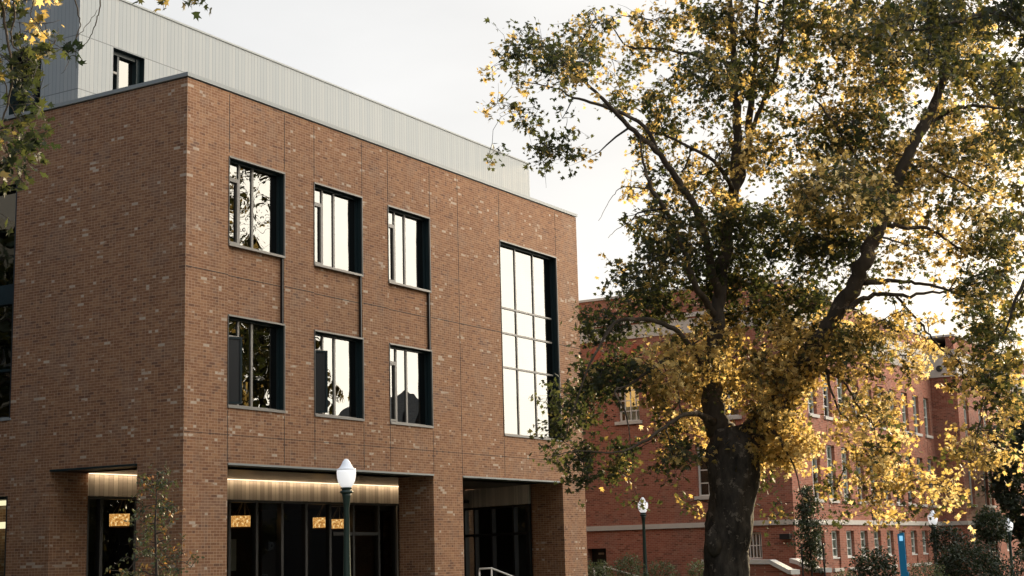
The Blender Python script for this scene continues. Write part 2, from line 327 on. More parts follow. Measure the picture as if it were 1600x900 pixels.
# pier inner sides, back of arcade, rest of the shell
mb.box(.003, 1.467, 1.2, 1.407, 0, 3.82, BA); mb.box(1.197, 1.467, .4, 1.2, 0, 3.8, BA)
mb.box(10.02, 11.52, 1.15, 1.2, -.2, 3.82, BA); mb.box(17.44, W18 - .003, 1.15, 1.2, -.2, 3.82, BA)
mb.box(1.15, 1.2, 4.25, 9, -.2, 3.82, BA)
mb.box(W18 - .25, W18, .003, 4.6, 3.9, TOP, BA); mb.box(W18 - .12, W18, .003, 4.0, -.4, 3.9, BA)
mb.box(W18 - .2, 23.8, 4.85, 5.1, 3.9, TOP, BA); mb.box(19.2, 23.8, 4.85, 5.1, -.4, 3.9, BA)
mb.box(23.6, 23.8, 5.1, 22, -.6, TOP, BA); mb.box(0, 23.8, 22, 22.2, -.6, TOP, BA)
mb.build('brick_wall', b1)
j = MB()   # movement joints in the brick skin, and slot shade painted as strips
for x, z0, z1 in ((1.46, 11.3, TOP - .05), (3.53, 11.3, TOP - .05), (4.72, 11.3, TOP - .05), (6.79, 11.3, TOP - .05), (7.98, 11.3, TOP - .05), (10.05, 11.3, TOP - .05), (11.53, 3.9, TOP - .05), (13.89, 11.3, TOP - .05), (13.89, 3.9, 5.08), (17.46, 11.3, TOP - .05), (1.46, 3.9, 5.08), (3.53, 3.9, 5.08), (4.72, 3.9, 5.08), (6.79, 3.9, 5.08), (7.98, 3.9, 5.08), (10.05, 3.9, 5.08)):
    j.box(x - .009, x + .009, -.003, .004, z0, z1, M['dark'])
for x0, x1 in ((.02, 1.44), (3.55, 4.70), (6.80, 7.96), (10.05, 13.88), (17.47, W18 - .02)): j.box(x0, x1, -.0035, .004, 8.30, 8.318, M['dark'])
for k in range(3): j.box(wins[k][0] + .02, wins[k][1] - .02, .0815, .089, 8.30, 8.318, M['dark'])
for x0, x1 in ((.02, W18 - .02),): j.box(x0, x1, -.002, .004, 4.505, 4.517, M['dark'])
for k in range(3): j.box(wins[k][1] - .05, wins[k][1] - .004, .012, .0805, 7.36, 9.02, M['black'])  # black strips paint the shade in the slot corners
j.build('joint_and_slot_shade', b1)
r = MB()
for a_, b_, c_, d_, e_, f_ in ((.2, 18.7, .2, 4.9, 12.3, M['roof']), (.2, 23.6, 4.9, 22, 12.3, M['roof']), (.41, 18.7, .45, 4.9, 8.2, M['dark']), (.41, 23.5, 4.9, 21.9, 8.2, M['dark']), (.41, 18.7, .45, 4.9, 4.2, M['dark']), (.41, 23.5, 4.9, 21.9, 4.2, M['dark'])): r.box(a_, b_, c_, d_, e_, e_ + .12, f_)
r.build('floor_slab', b1)
c = MB()
c.box(-.04, W18 + .04, -.04, .34, TOP + .03, TOP + .125, M['coping']); c.box(-.04, .34, .34, 22.2, TOP + .03, TOP + .125, M['coping']); c.box(W18 - .3, W18 + .04, .34, 5, TOP + .03, TOP + .125, M['coping'])
c.box(.02, W18 - .02, .02, .3, TOP - .0, TOP + .03, M['black']); c.box(.02, .3, .3, 22, TOP, TOP + .03, M['black'])
c.build('coping', b1)
def win_part(parent, x0, x1, z0, z1, mulls, transoms, y=.22, casement=None, name='window'):
    """deep window: part > surround, frame, panes"""
    f = MB(); t_ = M['trim']
    f.box(x0 - .012, x1 + .012, -.03, .02, z1 - .004, z1 + .035, t_)
    f.box(x0 - .012, x1 + .012, -.04, .02, z0 - .045, z0 + .004, t_)
    f.box(x0 + .006, x1 - .006, -.012, .2, z0 + .006, z0 + .022, t_)
    f.box(x0 - .018, x0 + .004, -.018, .02, z0, z1, M['black']); f.box(x1 - .004, x1 + .016, -.025, .02, z0, z1, t_)
    f.box(x1 - .04, x1 - .004, .15, .28, z0 + .02, z1 - .01, M['teal'])
    f.box(x0 + .004, x1 - .04, .15, .28, z1 - .05, z1 - .004, M['teal']); f.box(x0 + .004, x0 + .05, .15, .28, z0 + .02, z1 - .05, M['teal'])
    wp = f.build(name, parent)
    fr = MB()
    for m0, m1 in mulls: fr.box(m0, m1, y - .03, y + .06, z0 + .03, z1 - .05, t_); 
    fr.box(x0 + .05, x1 - .05, y - .04, y + .05, z0 + .02, z0 + .065, t_)
    for a, b, z in transoms: fr.box(a, b, y - .035, y + .05, z, z + .055, t_)
    fr.build('frame', wp)
    gl = MB(); gl.add([(x0 + .04, y, z0 + .03), (x1 - .04, y, z0 + .03), (x1 - .04, y, z1 - .04), (x0 + .04, y, z1 - .04), (x0 + .04, y + .012, z0 + .03), (x1 - .04, y + .012, z0 + .03), (x1 - .04, y + .012, z1 - .04), (x0 + .04, y + .012, z1 - .04)],
              [(0, 1, 2, 3)], M['glassA'])
    if casement:   # outward-opening sash, hole left dark behind
        gl.v, gl.f, gl.mi = [], [], []
        m0 = mulls[0][0]; tz = transoms[0][2]
        for a, b, c_, d_ in ((x0 + .04, m0, tz + .05, z1 - .04), (m0, x1 - .04, z0 + .03, z1 - .04)):
            gl.add([(a, y, c_), (b, y, c_), (b, y, d_), (a, y, d_)], [(0, 1, 2, 3)], M['glassA'])
    gl.build('pane', wp)
    sx, w_ = x0 + .07, mulls[0][0] - x0 - .09
    if transoms:
        tz = transoms[0][2]; ang = rad(casement) if casement else 0
        s_ = MB(); za, zb = z0 + .07, tz
        for a, b, c_, d_ in ((0, .05, za, zb), (w_ - .05, w_, za, zb), (.05, w_ - .05, za, za + .05), (.05, w_ - .05, zb - .05, zb)): s_.box(a, b, -.055, 0, c_, d_, M['teal'] if casement else t_)
        if casement: s_.box(.05, w_ - .05, -.03, -.02, za + .05, zb - .05, M['black'])
        remap(s_, lambda x, yy, z: (sx + x * math.cos(ang) + yy * math.sin(ang) , y - .005 - x * math.sin(ang) + yy * math.cos(ang), z))
        s_.build('casement', wp)
    return wp
for i, (a, b, c_, d_) in enumerate(wins[:6]):
    win_part(b1, a, b, c_, d_, [(a + .55, a + .61), (a + 1.04, a + 1.11)], [(a + .06, a + .55, d_ - .47)], casement={3: 28, 4: 34}.get(i))
wt = win_part(b1, 13.90, 17.44, 5.18, 11.17, [(15.10, 15.16), (16.22, 16.28)], [], name='window')
fr = MB()
for z in (9.12, 8.33, 7.26): fr.box(13.96, 17.36, .18, .28, z, z + .055, M['trim'])
fr.build('transom', wt)
# left face windows
def side_window(y0, y1, z0, z1, bars, mulls, parent=b1):
    f = MB(); f.box(.0, .36, y0 + .003, y0 + .05, z0, z1, M['black']); f.box(-.02, .02, y0 - .03, y1 + .03, z0 - .06, z0, M['coping'])
    wp = f.build('window', parent); fr = MB()
    for z, h in bars: fr.box(.24, .40, y0 + .06, y1, z, z + h, M['teal'])
    for m in mulls: fr.box(.24, .40, m, m + .06, z0, z1, M['teal'])
    fr.box(.24, .4, y0 + .05, y1, z1 - .06, z1 - .004, M['teal']); fr.box(.24, .4, y0 + .05, y1, z0 + .004, z0 + .06, M['coping']); fr.build('frame', wp)
    gl = MB(); gl.add([(.34, y0 + .03, z0), (.34, y1, z0), (.34, y1, z1), (.34, y0 + .03, z1)], [(3, 2, 1, 0)], M['glassA'] if z0 > 4 else M['glassG']); gl.build('pane', wp); return wp
side_window(5.69, 8.3, 5.2, 11.1, [(8.1, .5), (6.4, .06)], [7.0]); side_window(10.0, 12.6, 5.2, 11.1, [(8.1, .5), (6.4, .06)], [11.3])
lw = side_window(5.69, 8.3, .1, 3.3, [], [7.0])
# arcade behind the openings: ceiling, striped fascia with cove light, glass wall
s_ = MB(); s_.box(.35, 18.8, .35, 4.86, 3.82, 3.9, M['soffit'])
s_.box(1.47, 10.02, -.03, .5, 3.815, 3.86, M['coping']); s_.box(11.52, 17.44, -.03, .5, 3.815, 3.86, M['coping']); s_.box(-.03, .5, 1.41, 4.24, 3.812, 3.86, M['teal'])
s_.build('soffit', b1)
s_ = MB(); s_.box(1.2, 17.3, 4.3, 4.42, 3.27, 3.815, M['cladband'])
p0, p1 = (17.47, 1.24), (19.10, 4.80)
s_.seg(p0, p1, .12, 3.20, 3.815, M['cladlit']); s_.build('fascia', b1)
lt = MB(); lt.box(1.22, 16.0, 4.18, 4.24, 3.806, 3.813, M['cove']); clo = lt.build('cove_light', b1)
al = bpy.data.lights.new('cove_glow', 'AREA'); al.shape = 'RECTANGLE'; al.size = 15.5; al.size_y = .05; al.energy = 19; al.color = (1, .70, .42); ao = bpy.data.objects.new('cove_glow', al); col.objects.link(ao); ao.parent = b1; ao.location = (9.0, 4.12, 3.80); ao.rotation_euler = (rad(38), 0, 0)
gw = MB()
for x in (1.24, 1.70, 2.85, 4.0, 5.2, 6.4, 7.53, 8.63, 9.72, 10.85, 12.0, 13.3, 14.2, 15.3, 16.4): gw.box(x - .05, x + .05, 4.27, 4.42, 0, 3.27, M['black'])
gw.box(1.2, 17.5, 4.26, 4.43, 3.20, 3.262, M['black']); gw.box(1.2, 17.5, 4.26, 4.43, .0, .12, M['black'])
gw.box(11.0, 13.3, 4.28, 4.41, 2.28, 2.38, M['black']); gw.box(14.22, 14.26, 4.24, 4.27, 0, 3.2, M['trim'])
d = np.array(p1) - np.array(p0)
for t_ in (.0, .02, .22, .55, .82, .98):
    q = np.array(p0) + d * t_; gw.seg(q, q + d * .025, .16, 0, 3.2, M['black'])
gw.seg(p0, p1, .14, 2.22, 2.30, M['black']); gw.seg(p0, p1, .14, 3.12, 3.195, M['black'])
gwo = gw.build('glass_wall_frame', b1)
gl = MB(); gl.add([(1.2, 4.34, .1), (17.4, 4.34, .1), (17.4, 4.34, 3.22), (1.2, 4.34, 3.22)], [(0, 1, 2, 3)], M['glassG'])
gl.add([(*p0, .1), (*p1, .1), (*p1, 3.15), (*p0, 3.15)], [(0, 1, 2, 3)], M['glassG']); gl.build('pane', gwo)
inn = MB(); inn.box(.35, 18.8, 4.45, 21.8, 3.36, 3.45, M['dark']); inn.box(18.8, 23.5, 5.1, 21.8, 3.36, 3.45, M['dark']); inn.box(.35, 18.8, .2, 21.8, -.1, .03, M['dark'])
inn.box(1.3, 23.5, 11.5, 11.6, 0, 3.4, M['dark']); inn.box(9.9, 10.0, 8.5, 11.5, 0, 3.4, M['concrete']); inn.box(14.6, 14.8, 8.2, 9.5, 0, 2.9, M['dark'])
inn.box(11.7, 12.3, 9.2, 9.3, 1.3, 2.3, M['concrete']); inn.box(18.78, 18.8, 1.25, 4.1, 0, 3.8, M['dark']); inn.build('room', b1)
cl_ = MB(); cl_.lathe((20.6, 8.0, 0), [(.28, 0), (.28, 3.36)], M['concrete'], 24); cl_.build('column', b1, True); cl_ = MB(); cl_.lathe((8.8, 7.4, 0), [(.25, 0), (.25, 3.36)], M['dark'], 24); cl_.build('column', b1, True)
# upper metal storey
u = MB(); CX0, CX1, CY0, CY1, CT = .9, 23.82, 4.6, 21, 16.41
wallgrid(u, CX0, CX1, 12.3, CT, [(2.09, 3.23, 12.75, 15.04, .35, None, M['teal'])], CY0, .3, M['clad'])
v = MB(); wallgrid(v, CY0, CY1, 12.3, CT, [(5.98, 7.16, 12.75, 15.04, .4, None, M['teal'])], 0, .3, M['clad']); remap(v, lambda x, y, z: (CX0 + y, x, z))
n0 = len(u.mi); u.add(v.v, [tuple(reversed(f)) for f in v.f], M['clad'])
for k, i in enumerate(v.mi): u.mi[n0 + k] = u.idx(v.ms[i])
u.box(CX1 - .1, CX1 - .002, CY0 + .003, CY1, 12.3, CT, M['clad']); u.box(CX0, CX1, CY1, CY1 + .1, 12.3, CT, M['clad']); u.box(CX0 + .1, CX1 - .1, CY0 + .1, CY1, CT - .3, CT - .2, M['roof'])
up = u.build('metal_storey', b1)
cp = MB(); cp.box(CX0 - .03, CX1 + .03, CY0 - .03, CY0 + .2, CT, CT + .05, M['coping']); cp.box(CX0 - .03, CX0 + .2, CY0 + .2, CY1, CT, CT + .05, M['coping']); cp.build('coping', up)
f = MB(); f.box(2.43, 2.50, 4.80, 4.93, 12.75, 15.03, M['teal']); f.box(2.11, 2.43, 4.80, 4.93, 14.42, 14.48, M['trim']); f.box(3.08, 3.22, 4.75, 4.95, 12.76, 15.03, M['teal']); f.box(2.1, 3.22, 4.78, 4.95, 14.93, 15.03, M['teal'])
f.add([(2.1, 4.9, 12.76), (3.2, 4.9, 12.76), (3.2, 4.9, 15.03), (2.1, 4.9, 15.03)], [(0, 1, 2, 3)], M['glassA']); f.build('window', up)
f = MB(); f.box(1.12, 1.25, 6.42, 6.49, 12.75, 15.03, M['teal']); f.add([(1.2, 5.99, 12.76), (1.2, 7.15, 12.76), (1.2, 7.15, 15.03), (1.2, 5.99, 15.03)], [(3, 2, 1, 0)], M['glassA']); f.build('window', up)
def b1w(x, y, z):
    ca, sa = math.cos(math.pi / 2 - PSI), math.sin(math.pi / 2 - PSI); return (C1[0] + x * ca - y * sa, C1[1] + x * sa + y * ca, z)
# pendant lamps inside
def on_y(px, py, Y):
    d_ = ray(px, py); nb = np.array([-math.cos(PSI), math.sin(PSI), 0]); o_ = CAM - np.array(C1); t_ = (Y - o_ @ nb) / (d_ @ nb); return CAM + t_ * d_
def pendant(px, py, Y, label, rr=.27):
    P = on_y(px, py, Y); e = empty('pendant_lamp', (P[0], P[1], P[2] - .16)); tag(e, label, 'pendant lamp', 'drum pendant lamps inside the ground floor')
    h = .33; s_ = MB(); s_.lathe((0, 0, 0), [(rr, 0), (rr * 1.02, h)], M['shade'], 28, False); s_.lathe((0, 0, 0), [(rr * .95, .004), (rr * .97, h)], M['shade'], 28, False); s_.lathe((0, 0, 0), [(rr * 1.03, -.012), (rr * 1.03, .012)], M['copperdark'], 28, False); s_.lathe((0, 0, 0), [(rr * 1.05, h - .012), (rr * 1.05, h + .012)], M['copperdark'], 28, False); s_.build('lamp_shade', e, True)
    r_ = MB(); zc = 3.35 - (P[2] - .16); r_.tube([(.12, 0, .16), (.12, 0, zc)], .012, M['trim'], 8)
    for a_ in (0, 2.1, 4.2): r_.tube([(rr * math.cos(a_), rr * math.sin(a_), h), (.1, 0, zc)], .005, M['trim'], 4)
    r_.build('rod', e); k = MB(); k.lathe((0, 0, zc - .03), [(.3, 0), (.3, .03)], M['trim'], 24); k.build('ceiling_plate', e); return e
pendant(376, 815, 5.0, 'glowing drum pendant nearest the brick pier in the wide middle opening')
pendant(503, 817, 5.0, 'glowing drum pendant hanging just left of the near street lamp post')
pendant(525, 819, 7.6, 'smallest glowing drum pendant, farther back beside the near street lamp post')
pendant(188, 813, 5.0, 'glowing drum pendant in the narrow opening on the shaded side of the brown building')
for px, py, lb in ((752, 819, 'left coppery ring light behind the glass of the right opening'), (776, 821, 'right coppery ring light behind the glass of the right opening')):
    P = on_y(px, py, 6.5); e = empty('ring_light', tuple(P)); tag(e, lb, 'ring light', 'coppery ring lights behind the entrance glass')
    s_ = MB(); an = random.random() * 3
    s_.tube([(.13 * math.cos(t_), .05 * math.sin(t_ + an), .15 * math.sin(t_)) for t_ in np.linspace(0, 6.1 - an * .5, 20)], .016, M['copper'], 6); s_.tube([(.08 * math.cos(t_), .13 * math.sin(t_), .1 * math.cos(t_ + 1)) for t_ in np.linspace(0, 4, 14)], .014, M['copper'], 6)
    s_.build('ring', e, True); k = MB(); k.tube([(0, 0, .1), (0, 0, 3.35 - P[2])], .006, M['black'], 6); k.build('cable', e)
# cream light bars seen in the ground-floor side window
for z, h in ((3.12, .12), (2.55, .16)):
    P = b1w(.7, 6.9, z); k = MB(); k.box(-.9, .9, -.04, .04, 0, h, emit('cream_light', (1, .85, .55), .8)); o = k.build('light_bar', None, loc=P); o.rotation_euler = (0, 0, math.pi - PSI)
    tag(o, ('upper thin' if h < .15 else 'lower thick') + ' cream light bar behind the ground floor window at the left edge', 'light bar')
# ================================================================== BUILDING 2
c2 = (10.98146655, 61.17367929, 0)
b2 = empty('red_brick_hall', c2, math.pi / 2 - PSI); tag(b2, 'older red brick building with pale stone bands and tall narrow windows behind the big tree', 'building')
BB = M['brickB']; Z0 = -1.6; TP = 12.40
# wall B (long, x axis) and projecting bay; wall A (end wall) on x=0 plane running +y
PB = 1.89; XO = [2.42 + PB * k for k in range(10)]
def rows(xlist, w_): 
    h = []
    for x in xlist:
        ww = w_ if not isinstance(x, tuple) else x[1]; x_ = x if not isinstance(x, tuple) else x[0]
        h += [(x_, x_ + ww, .66, 2.23, .24), (x_, x_ + ww, 3.52, 5.85, .24), (x_, x_ + ww, 7.05, 8.98, .24)]
    return h
mb = MB(); hb = rows(XO, 1.0); wallgrid(mb, 0, 20.98, Z0, TP - .9, hb, 0, .42, BB)
XP = [(22.05, .95), (25.05, .9), (26.12, .9), (29.1, .95), (32.0, .95), (34.9, .95), (37.8, .95)]; hp = rows(XP, .9)
n0 = len(mb.v); wallgrid(mb, 20.98, 46, Z0, TP - .9, hp, -1.35, .42, BB)
mb.box(20.98, 21.08, -1.347, .0, Z0, 10.1, BB)
# end wall
ha = [(1.75, 2.78, 7.06, 8.85, .3), (2.35 - .45, 2.73, 8.97, 9.5, .12), (5.3, 6.2, 3.75, 5.9, .25), (6.35, 7.3, 6.95, 8.7, .25), (.05, .95, -.8, 1.74, .5), (7.15, 8.0, 1.16, 2.22, .2)]
wa = MB(); wallgrid(wa, -2.0, 9.42, Z0, TP, [(9.42 - b, 9.42 - a, c_, d_, e_) for a, b, c_, d_, e_ in ha if False] + [], 0, .3, BB)
wa = MB(); wallgrid(wa, -20, 9.42, Z0, 10.6, [(a, b, c_, d_, e_) for a, b, c_, d_, e_ in ha], 0, .3, BB)
# local mapping: s measured from the brown building side (y=9.42) towards the corner (y=0)
n1 = len(mb.f); mb.add([(y, 9.42 - x, z) for x, y, z in wa.v], wa.f, BB)
mb.box(0, .4, 0, 29, 11.42, TP, BB); mb.box(.4, 46, .0, .4, 11.5, TP - .2, BB) ; mb.box(20.98, 46, -1.35, -.95, 11.5, TP - .2, BB)
mb.box(.3, 46, 14, 14.3, Z0, TP, BB); mb.box(45.7, 46, -1.3, 14, Z0, TP, BB)
# raised diamond panels on the end wall
for s0 in (.75, 2.71): 
    y0 = 9.42 - s0; mb.add([(-.02, y0 + .3, 10.05), (-.02, y0, 10.35), (-.02, y0 - .3, 10.05), (-.02, y0, 9.75), (0, y0 + .33, 10.05), (0, y0, 10.38), (0, y0 - .33, 10.05), (0, y0, 9.72)], [(3, 2, 1, 0), (0, 1, 5, 4), (1, 2, 6, 5), (2, 3, 7, 6), (3, 0, 4, 7)], plain('smooth_red_brick', (.36, .09, .05), .9))
for k in range(10):    # brick squares between the storeys
    x = XO[k]; mb.box(x + .15, x + .85, -.015, 0, 6.1, 6.72, M['brickB']) 
mb.build('brick_wall', b2)
st = MB()
st.box(-.07, 20.9, -.07, .0, 2.48, 2.68, M['stone']); st.box(-.07, 0, 0, 29, 2.48, 2.68, M['stone']); st.box(20.91, 46, -1.42, -1.35, 2.48, 2.68, M['stone']); st.box(20.91, 20.98, -1.35, -.07, 2.48, 2.68, M['stone'])
st.box(-.05, .2, .003, 29, 10.58, 11.18, M['stone']); st.box(-.12, .25, -.12, 29, 11.24, 11.42, M['stone']); st.box(-.02, .2, 0, 29, 11.18, 11.24, BB)
st.box(-.05, 20.95, -.03, .38, 10.9, 11.15, M['stone']); st.box(-.05, 20.95, -.05, .38, 11.15, 11.5, M['stone'])
for k in range(100): st.box(.1 + k * .209, .22 + k * .209, -.045, .1, 10.25, 10.9, M['stone'])
st.box(0, 20.95, .03, .3, 10.12, 10.9, M['stone'])
st.box(20.9, 22.2, -1.45, .35, 10.1, 11.5, M['stone']); st.lathe((0, 0, 0), [(.001, 0), (.001, .001)], M['black'], 6)
st.box(22.2, 46, -1.40, -1.0, 10.9, 11.5, M['stone'])
for k in range(110): st.box(22.3 + k * .209, 22.42 + k * .209, -1.395, -1.25, 10.25, 10.9, M['stone'])
st.box(22.2, 46, -1.32, -1.0, 10.12, 10.9, M['stone'])
st.box(-.1, 46, -.1, .5, TP - .2, TP - .1, M['stone']); st.box(-.08, .5, .5, 29, TP, TP + .1, M['stone']); st.box(20.9, 46, -1.45, -.1, TP - .2, TP - .1, M['stone'])
st.build('stone_band', b2)
k = MB(); k.lathe((0, 0, 0), [(.17, 0), (.17, .02)], M['black'], 16); remap(k, lambda x, y, z: (20.9 - .005 - z, -.55 + x, 10.55 + y)); k.build('round_vent', b2)
rb = MB()
for i in range(9): rb.box(20.955, 20.981, -1.3 + i * .145, -1.22 + i * .145, 8.6, 10.08, M['brickB'])
rb.add([(20.93, -.95, 9.4), (20.93, -.65, 9.75), (20.93, -.35, 9.4), (20.93, -.65, 9.05)], [(0, 1, 2, 3)], BB); rb.build('ribbed_panel', b2)
rf = MB(); rf.box(.4, 45.7, .4, 14, TP - .35, TP - .25, M['roof']); rf.box(.4, 45.7, .5, 14, 6.4, 6.6, M['darkroom']); rf.box(.4, 45.7, .5, 14, 2.9, 3.1, M['darkroom']); rf.box(.4, 9, 14, 28, TP - .35, TP - .25, M['roof']); rf.box(.9, 45, 4, 4.1, Z0, 12, M['darkroom']); rf.build('roof', b2)
def hall_window(x, w_, z0, z1, y, base=0, blind=0.0):
    """tall sash window: sill, white frame, pane"""
    f = MB(); f.box(x - .08, x + w_ + .08, y - .09, y + .23, z0 - .13, z0 + .004, M['stone']); wp = f.build('window', b2)
    fr = MB(); gy = y + .19; zb = z0 + (.45 if base else .0)
    if base: fr.box(x, x + w_, gy - .12, gy + .04, z0 + .004, zb, BB); fr.box(x, x + w_, gy - .16, gy - .12, zb - .05, zb, M['white'])
    for a, b in ((x + .003, x + .06), (x + w_ - .06, x + w_ - .003)): fr.box(a, b, gy - .05, gy + .04, zb, z1 - .003, M['white'])
    fr.box(x + .06, x + w_ - .06, gy - .05, gy + .04, z1 - .07, z1 - .003, M['white']); fr.box(x + .06, x + w_ - .06, gy - .05, gy + .04, zb + .003, zb + .07, M['white'])
    nz = 3 if not base else 2
    for i in range(1, nz + 1): fr.box(x + .06, x + w_ - .06, gy - .03, gy + .02, zb + (z1 - zb) * i / (nz + 1) - .02, zb + (z1 - zb) * i / (nz + 1) + .02, M['white'])
    fr.box(x + w_ / 2 - .02, x + w_ / 2 + .02, gy - .025, gy + .015, zb + .07, z1 - .07, M['white'])
    fr.build('frame', wp); gl = MB(); gl.add([(x, gy, zb), (x + w_, gy, zb), (x + w_, gy, z1), (x, gy, z1)], [(0, 1, 2, 3)], M['glassB'])
    gl.build('pane', wp)
    if blind > 0: bl = MB(); bl.box(x + .05, x + w_ - .05, gy + .06, gy + .07, z1 - (z1 - zb) * blind, z1 - .05, M['blind']); bl.build('blind', wp)
for x in XO:
    hall_window(x, 1.0, .66, 2.23, 0, 1, 1.0); hall_window(x, 1.0, 3.52, 5.85, 0, 0, random.choice((.9, .5, .7, 1.0))); hall_window(x, 1.0, 7.05, 8.98, 0, 0, random.choice((.9, .4, .6)))
for x, w_ in XP[:5]:
    hall_window(x, w_, .66, 2.23, -1.35, 1, 1.0); hall_window(x, w_, 3.52, 5.85, -1.35, 0, random.choice((.3, .5))); hall_window(x, w_, 7.05, 8.98, -1.35, 0, .5)
def end_window(s0, s1, z0, z1, rec, nx, nz, lit=False, sill=True, bars=False):
    """window in the end wall; s runs from the brown building towards the corner"""
    f = MB(); 
    if sill: f.box(-.1, rec, 9.42 - s1 - .12, 9.42 - s0 + .12, z0 - .14, z0 + .004, M['stone'])
    else: f.box(rec - .03, rec, 9.42 - s1, 9.42 - s0, z0, z0 + .05, M['stone'])
    wp = f.build('window', b2); fr = MB(); X = rec - .04
    ya, yb = 9.42 - s1, 9.42 - s0; mt = M['white']
    for a, b in ((ya + .003, ya + .07), (yb - .07, yb - .003)): fr.box(X - .05, X + .03, a, b, z0 + .004, z1 - .003, mt)
    fr.box(X - .05, X + .03, ya + .07, yb - .07, z1 - .07, z1 - .003, mt); fr.box(X - .05, X + .03, ya + .07, yb - .07, z0 + .004, z0 + .06, mt)
    for i in range(1, nx): y_ = ya + (yb - ya) * i / nx; fr.box(X - .035, X + .02, y_ - .02, y_ + .02, z0 + .06, z1 - .07, mt)
    for i in range(1, nz): z_ = z0 + (z1 - z0) * i / nz; fr.box(X - .03, X + .015, ya + .07, yb - .07, z_ - .02, z_ + .02, mt)
    fr.build('frame', wp); gl = MB(); gl.add([(X, ya, z0), (X, yb, z0), (X, yb, z1), (X, ya, z1)], [(3, 2, 1, 0)], M['glassB']); gl.build('pane', wp)
    bk = MB()
    if lit: bk.box(X + .5, X + .52, yb - .75, yb - .0, z0, z1, M['curtain']); bk.box(X + .1, X + .12, ya + .1, yb - .2, z0 + .05, z0 + .65, M['blind']); bk.box(X + .6, X + .62, ya - .3, yb + .3, z0, z1, plain('tan_room', (.25, .15, .07)))
    else: bk.box(X + .3, X + .32, ya - .1, yb + .1, z0 - .1, z1 + .1, M['darkroom'])
    bk.build('room', wp); return wp
end_window(1.75, 2.78, 7.06, 8.85, .3, 4, 4, lit=True); end_window(5.3, 6.2, 3.75, 5.9, .25, 2, 4); end_window(6.35, 7.3, 6.95, 8.7, .25, 2, 3)
end_window(7.15, 8.0, 1.16, 2.22, .2, 6, 2, sill=False)
lv = MB(); ya, yb = 9.42 - 2.73, 9.42 - 1.9
for i in range(7): lv.add([(.0, ya, 8.98 + i * .075), (.0, yb, 8.98 + i * .075), (.07, yb, 9.045 + i * .075), (.07, ya, 9.045 + i * .075)], [(0, 1, 2, 3)], M['teal'])
lv.box(.1, .12, ya, yb, 8.97, 9.5, M['black']); lv.build('louvre', b2)
dr = MB(); ya, yb = 9.42 - .95, 9.42 - .05; dr.box(.4, .45, ya, yb, -.8, 1.74, M['black']); dr.box(.36, .4, ya + .3, ya + .56, 1.48, 1.56, M['stone']); dr.build('door', b2)
ac = MB(); ac.box(-.22, 0, 9.42 - 9.27, 9.42 - 8.88, 1.92, 2.1, M['black']); ac.box(-.26, -.22, 9.42 - 9.3, 9.42 - 8.86, 1.9, 2.12, M['black']); ac.build('wall_box', b2)
vn = MB(); vn.box(9.85, 10.6, -.03, 0, 2.72, 2.98, M['black'])
for i in range(5): vn.box(9.88, 10.57, -.045, -.03, 2.74 + i * .047, 2.76 + i * .047, M['darkroom'])
vn.build('wall_vent', b2)
# ================================================================== stair walls and handrails
def pts_tube(name, pts, D, rr, m, label, cat, posts=(), group=None):
    P = [at(x, y, dd) for (x, y), dd in zip(pts, D)]; o_ = P[0].copy(); o_[2] = ground(o_[0], o_[1]); e = empty(name, tuple(o_)); tag(e, label, cat, group)
    k = MB(); k.tube([p - o_ for p in P], rr, m, 8); k.build('rail', e, True)
    for i in posts:
        q = P[i] - o_; k = MB(); k.tube([q, (q[0], q[1], ground(P[i][0], P[i][1]) - o_[2])], rr * .9, m, 8); k.build('post', e, True)
pts_tube('handrail', [(749, 893), (749, 889), (768, 888), (806, 903), (860, 925)], [44.5, 44.5, 44.5, 44.7, 45], .028, M['white'], 'slim pale metal handrail in front of the glass of the brown building', 'handrail', (0, 2, 4))
pts_tube('handrail', [(928, 888), (945, 886), (1000, 902), (1040, 915)], [59, 59, 59, 59], .045, M['stone'], 'pale handrail sloping through the grey green shrubs by the red brick wall', 'handrail', (0, 1, 3))
def stairwall(pts, D, label):
    P = [at(x, y, dd) for (x, y), dd in zip(pts, D)]; o_ = P[0].copy(); o_[2] = 0; e = empty('stair_wall', (o_[0], o_[1], ground(o_[0], o_[1]))); tag(e, label, 'stair wall', 'low stair walls beside the red brick building'); z_ = e.location[2]
    k = MB(); c_ = MB()
    for p, q in zip(P[:-1], P[1:]):
        k.seg(p[:2] - o_[:2], q[:2] - o_[:2], .3, -z_ - 1.5, p[2] - z_ - .1, BB, -z_ - 1.5, q[2] - z_ - .1)
        c_.seg(p[:2] - o_[:2], q[:2] - o_[:2], .42, p[2] - z_ - .097, p[2] - z_ + .06, M['white'], q[2] - z_ - .097, q[2] - z_ + .06)
    k.build('wall', e); c_.build('coping', e)
stairwall([(1100, 877), (1165, 877), (1207, 877), (1236, 892), (1243, 893)], [57.6, 56.6, 56.0, 55.5, 55.3], 'brick stair wall with white coping stepping down right of the big trunk')
stairwall([(1240, 875), (1250, 877), (1276, 890), (1293, 890)], [57.6, 57.3, 56.5, 56.0], 'shorter brick stair wall with white coping below the young columnar tree')
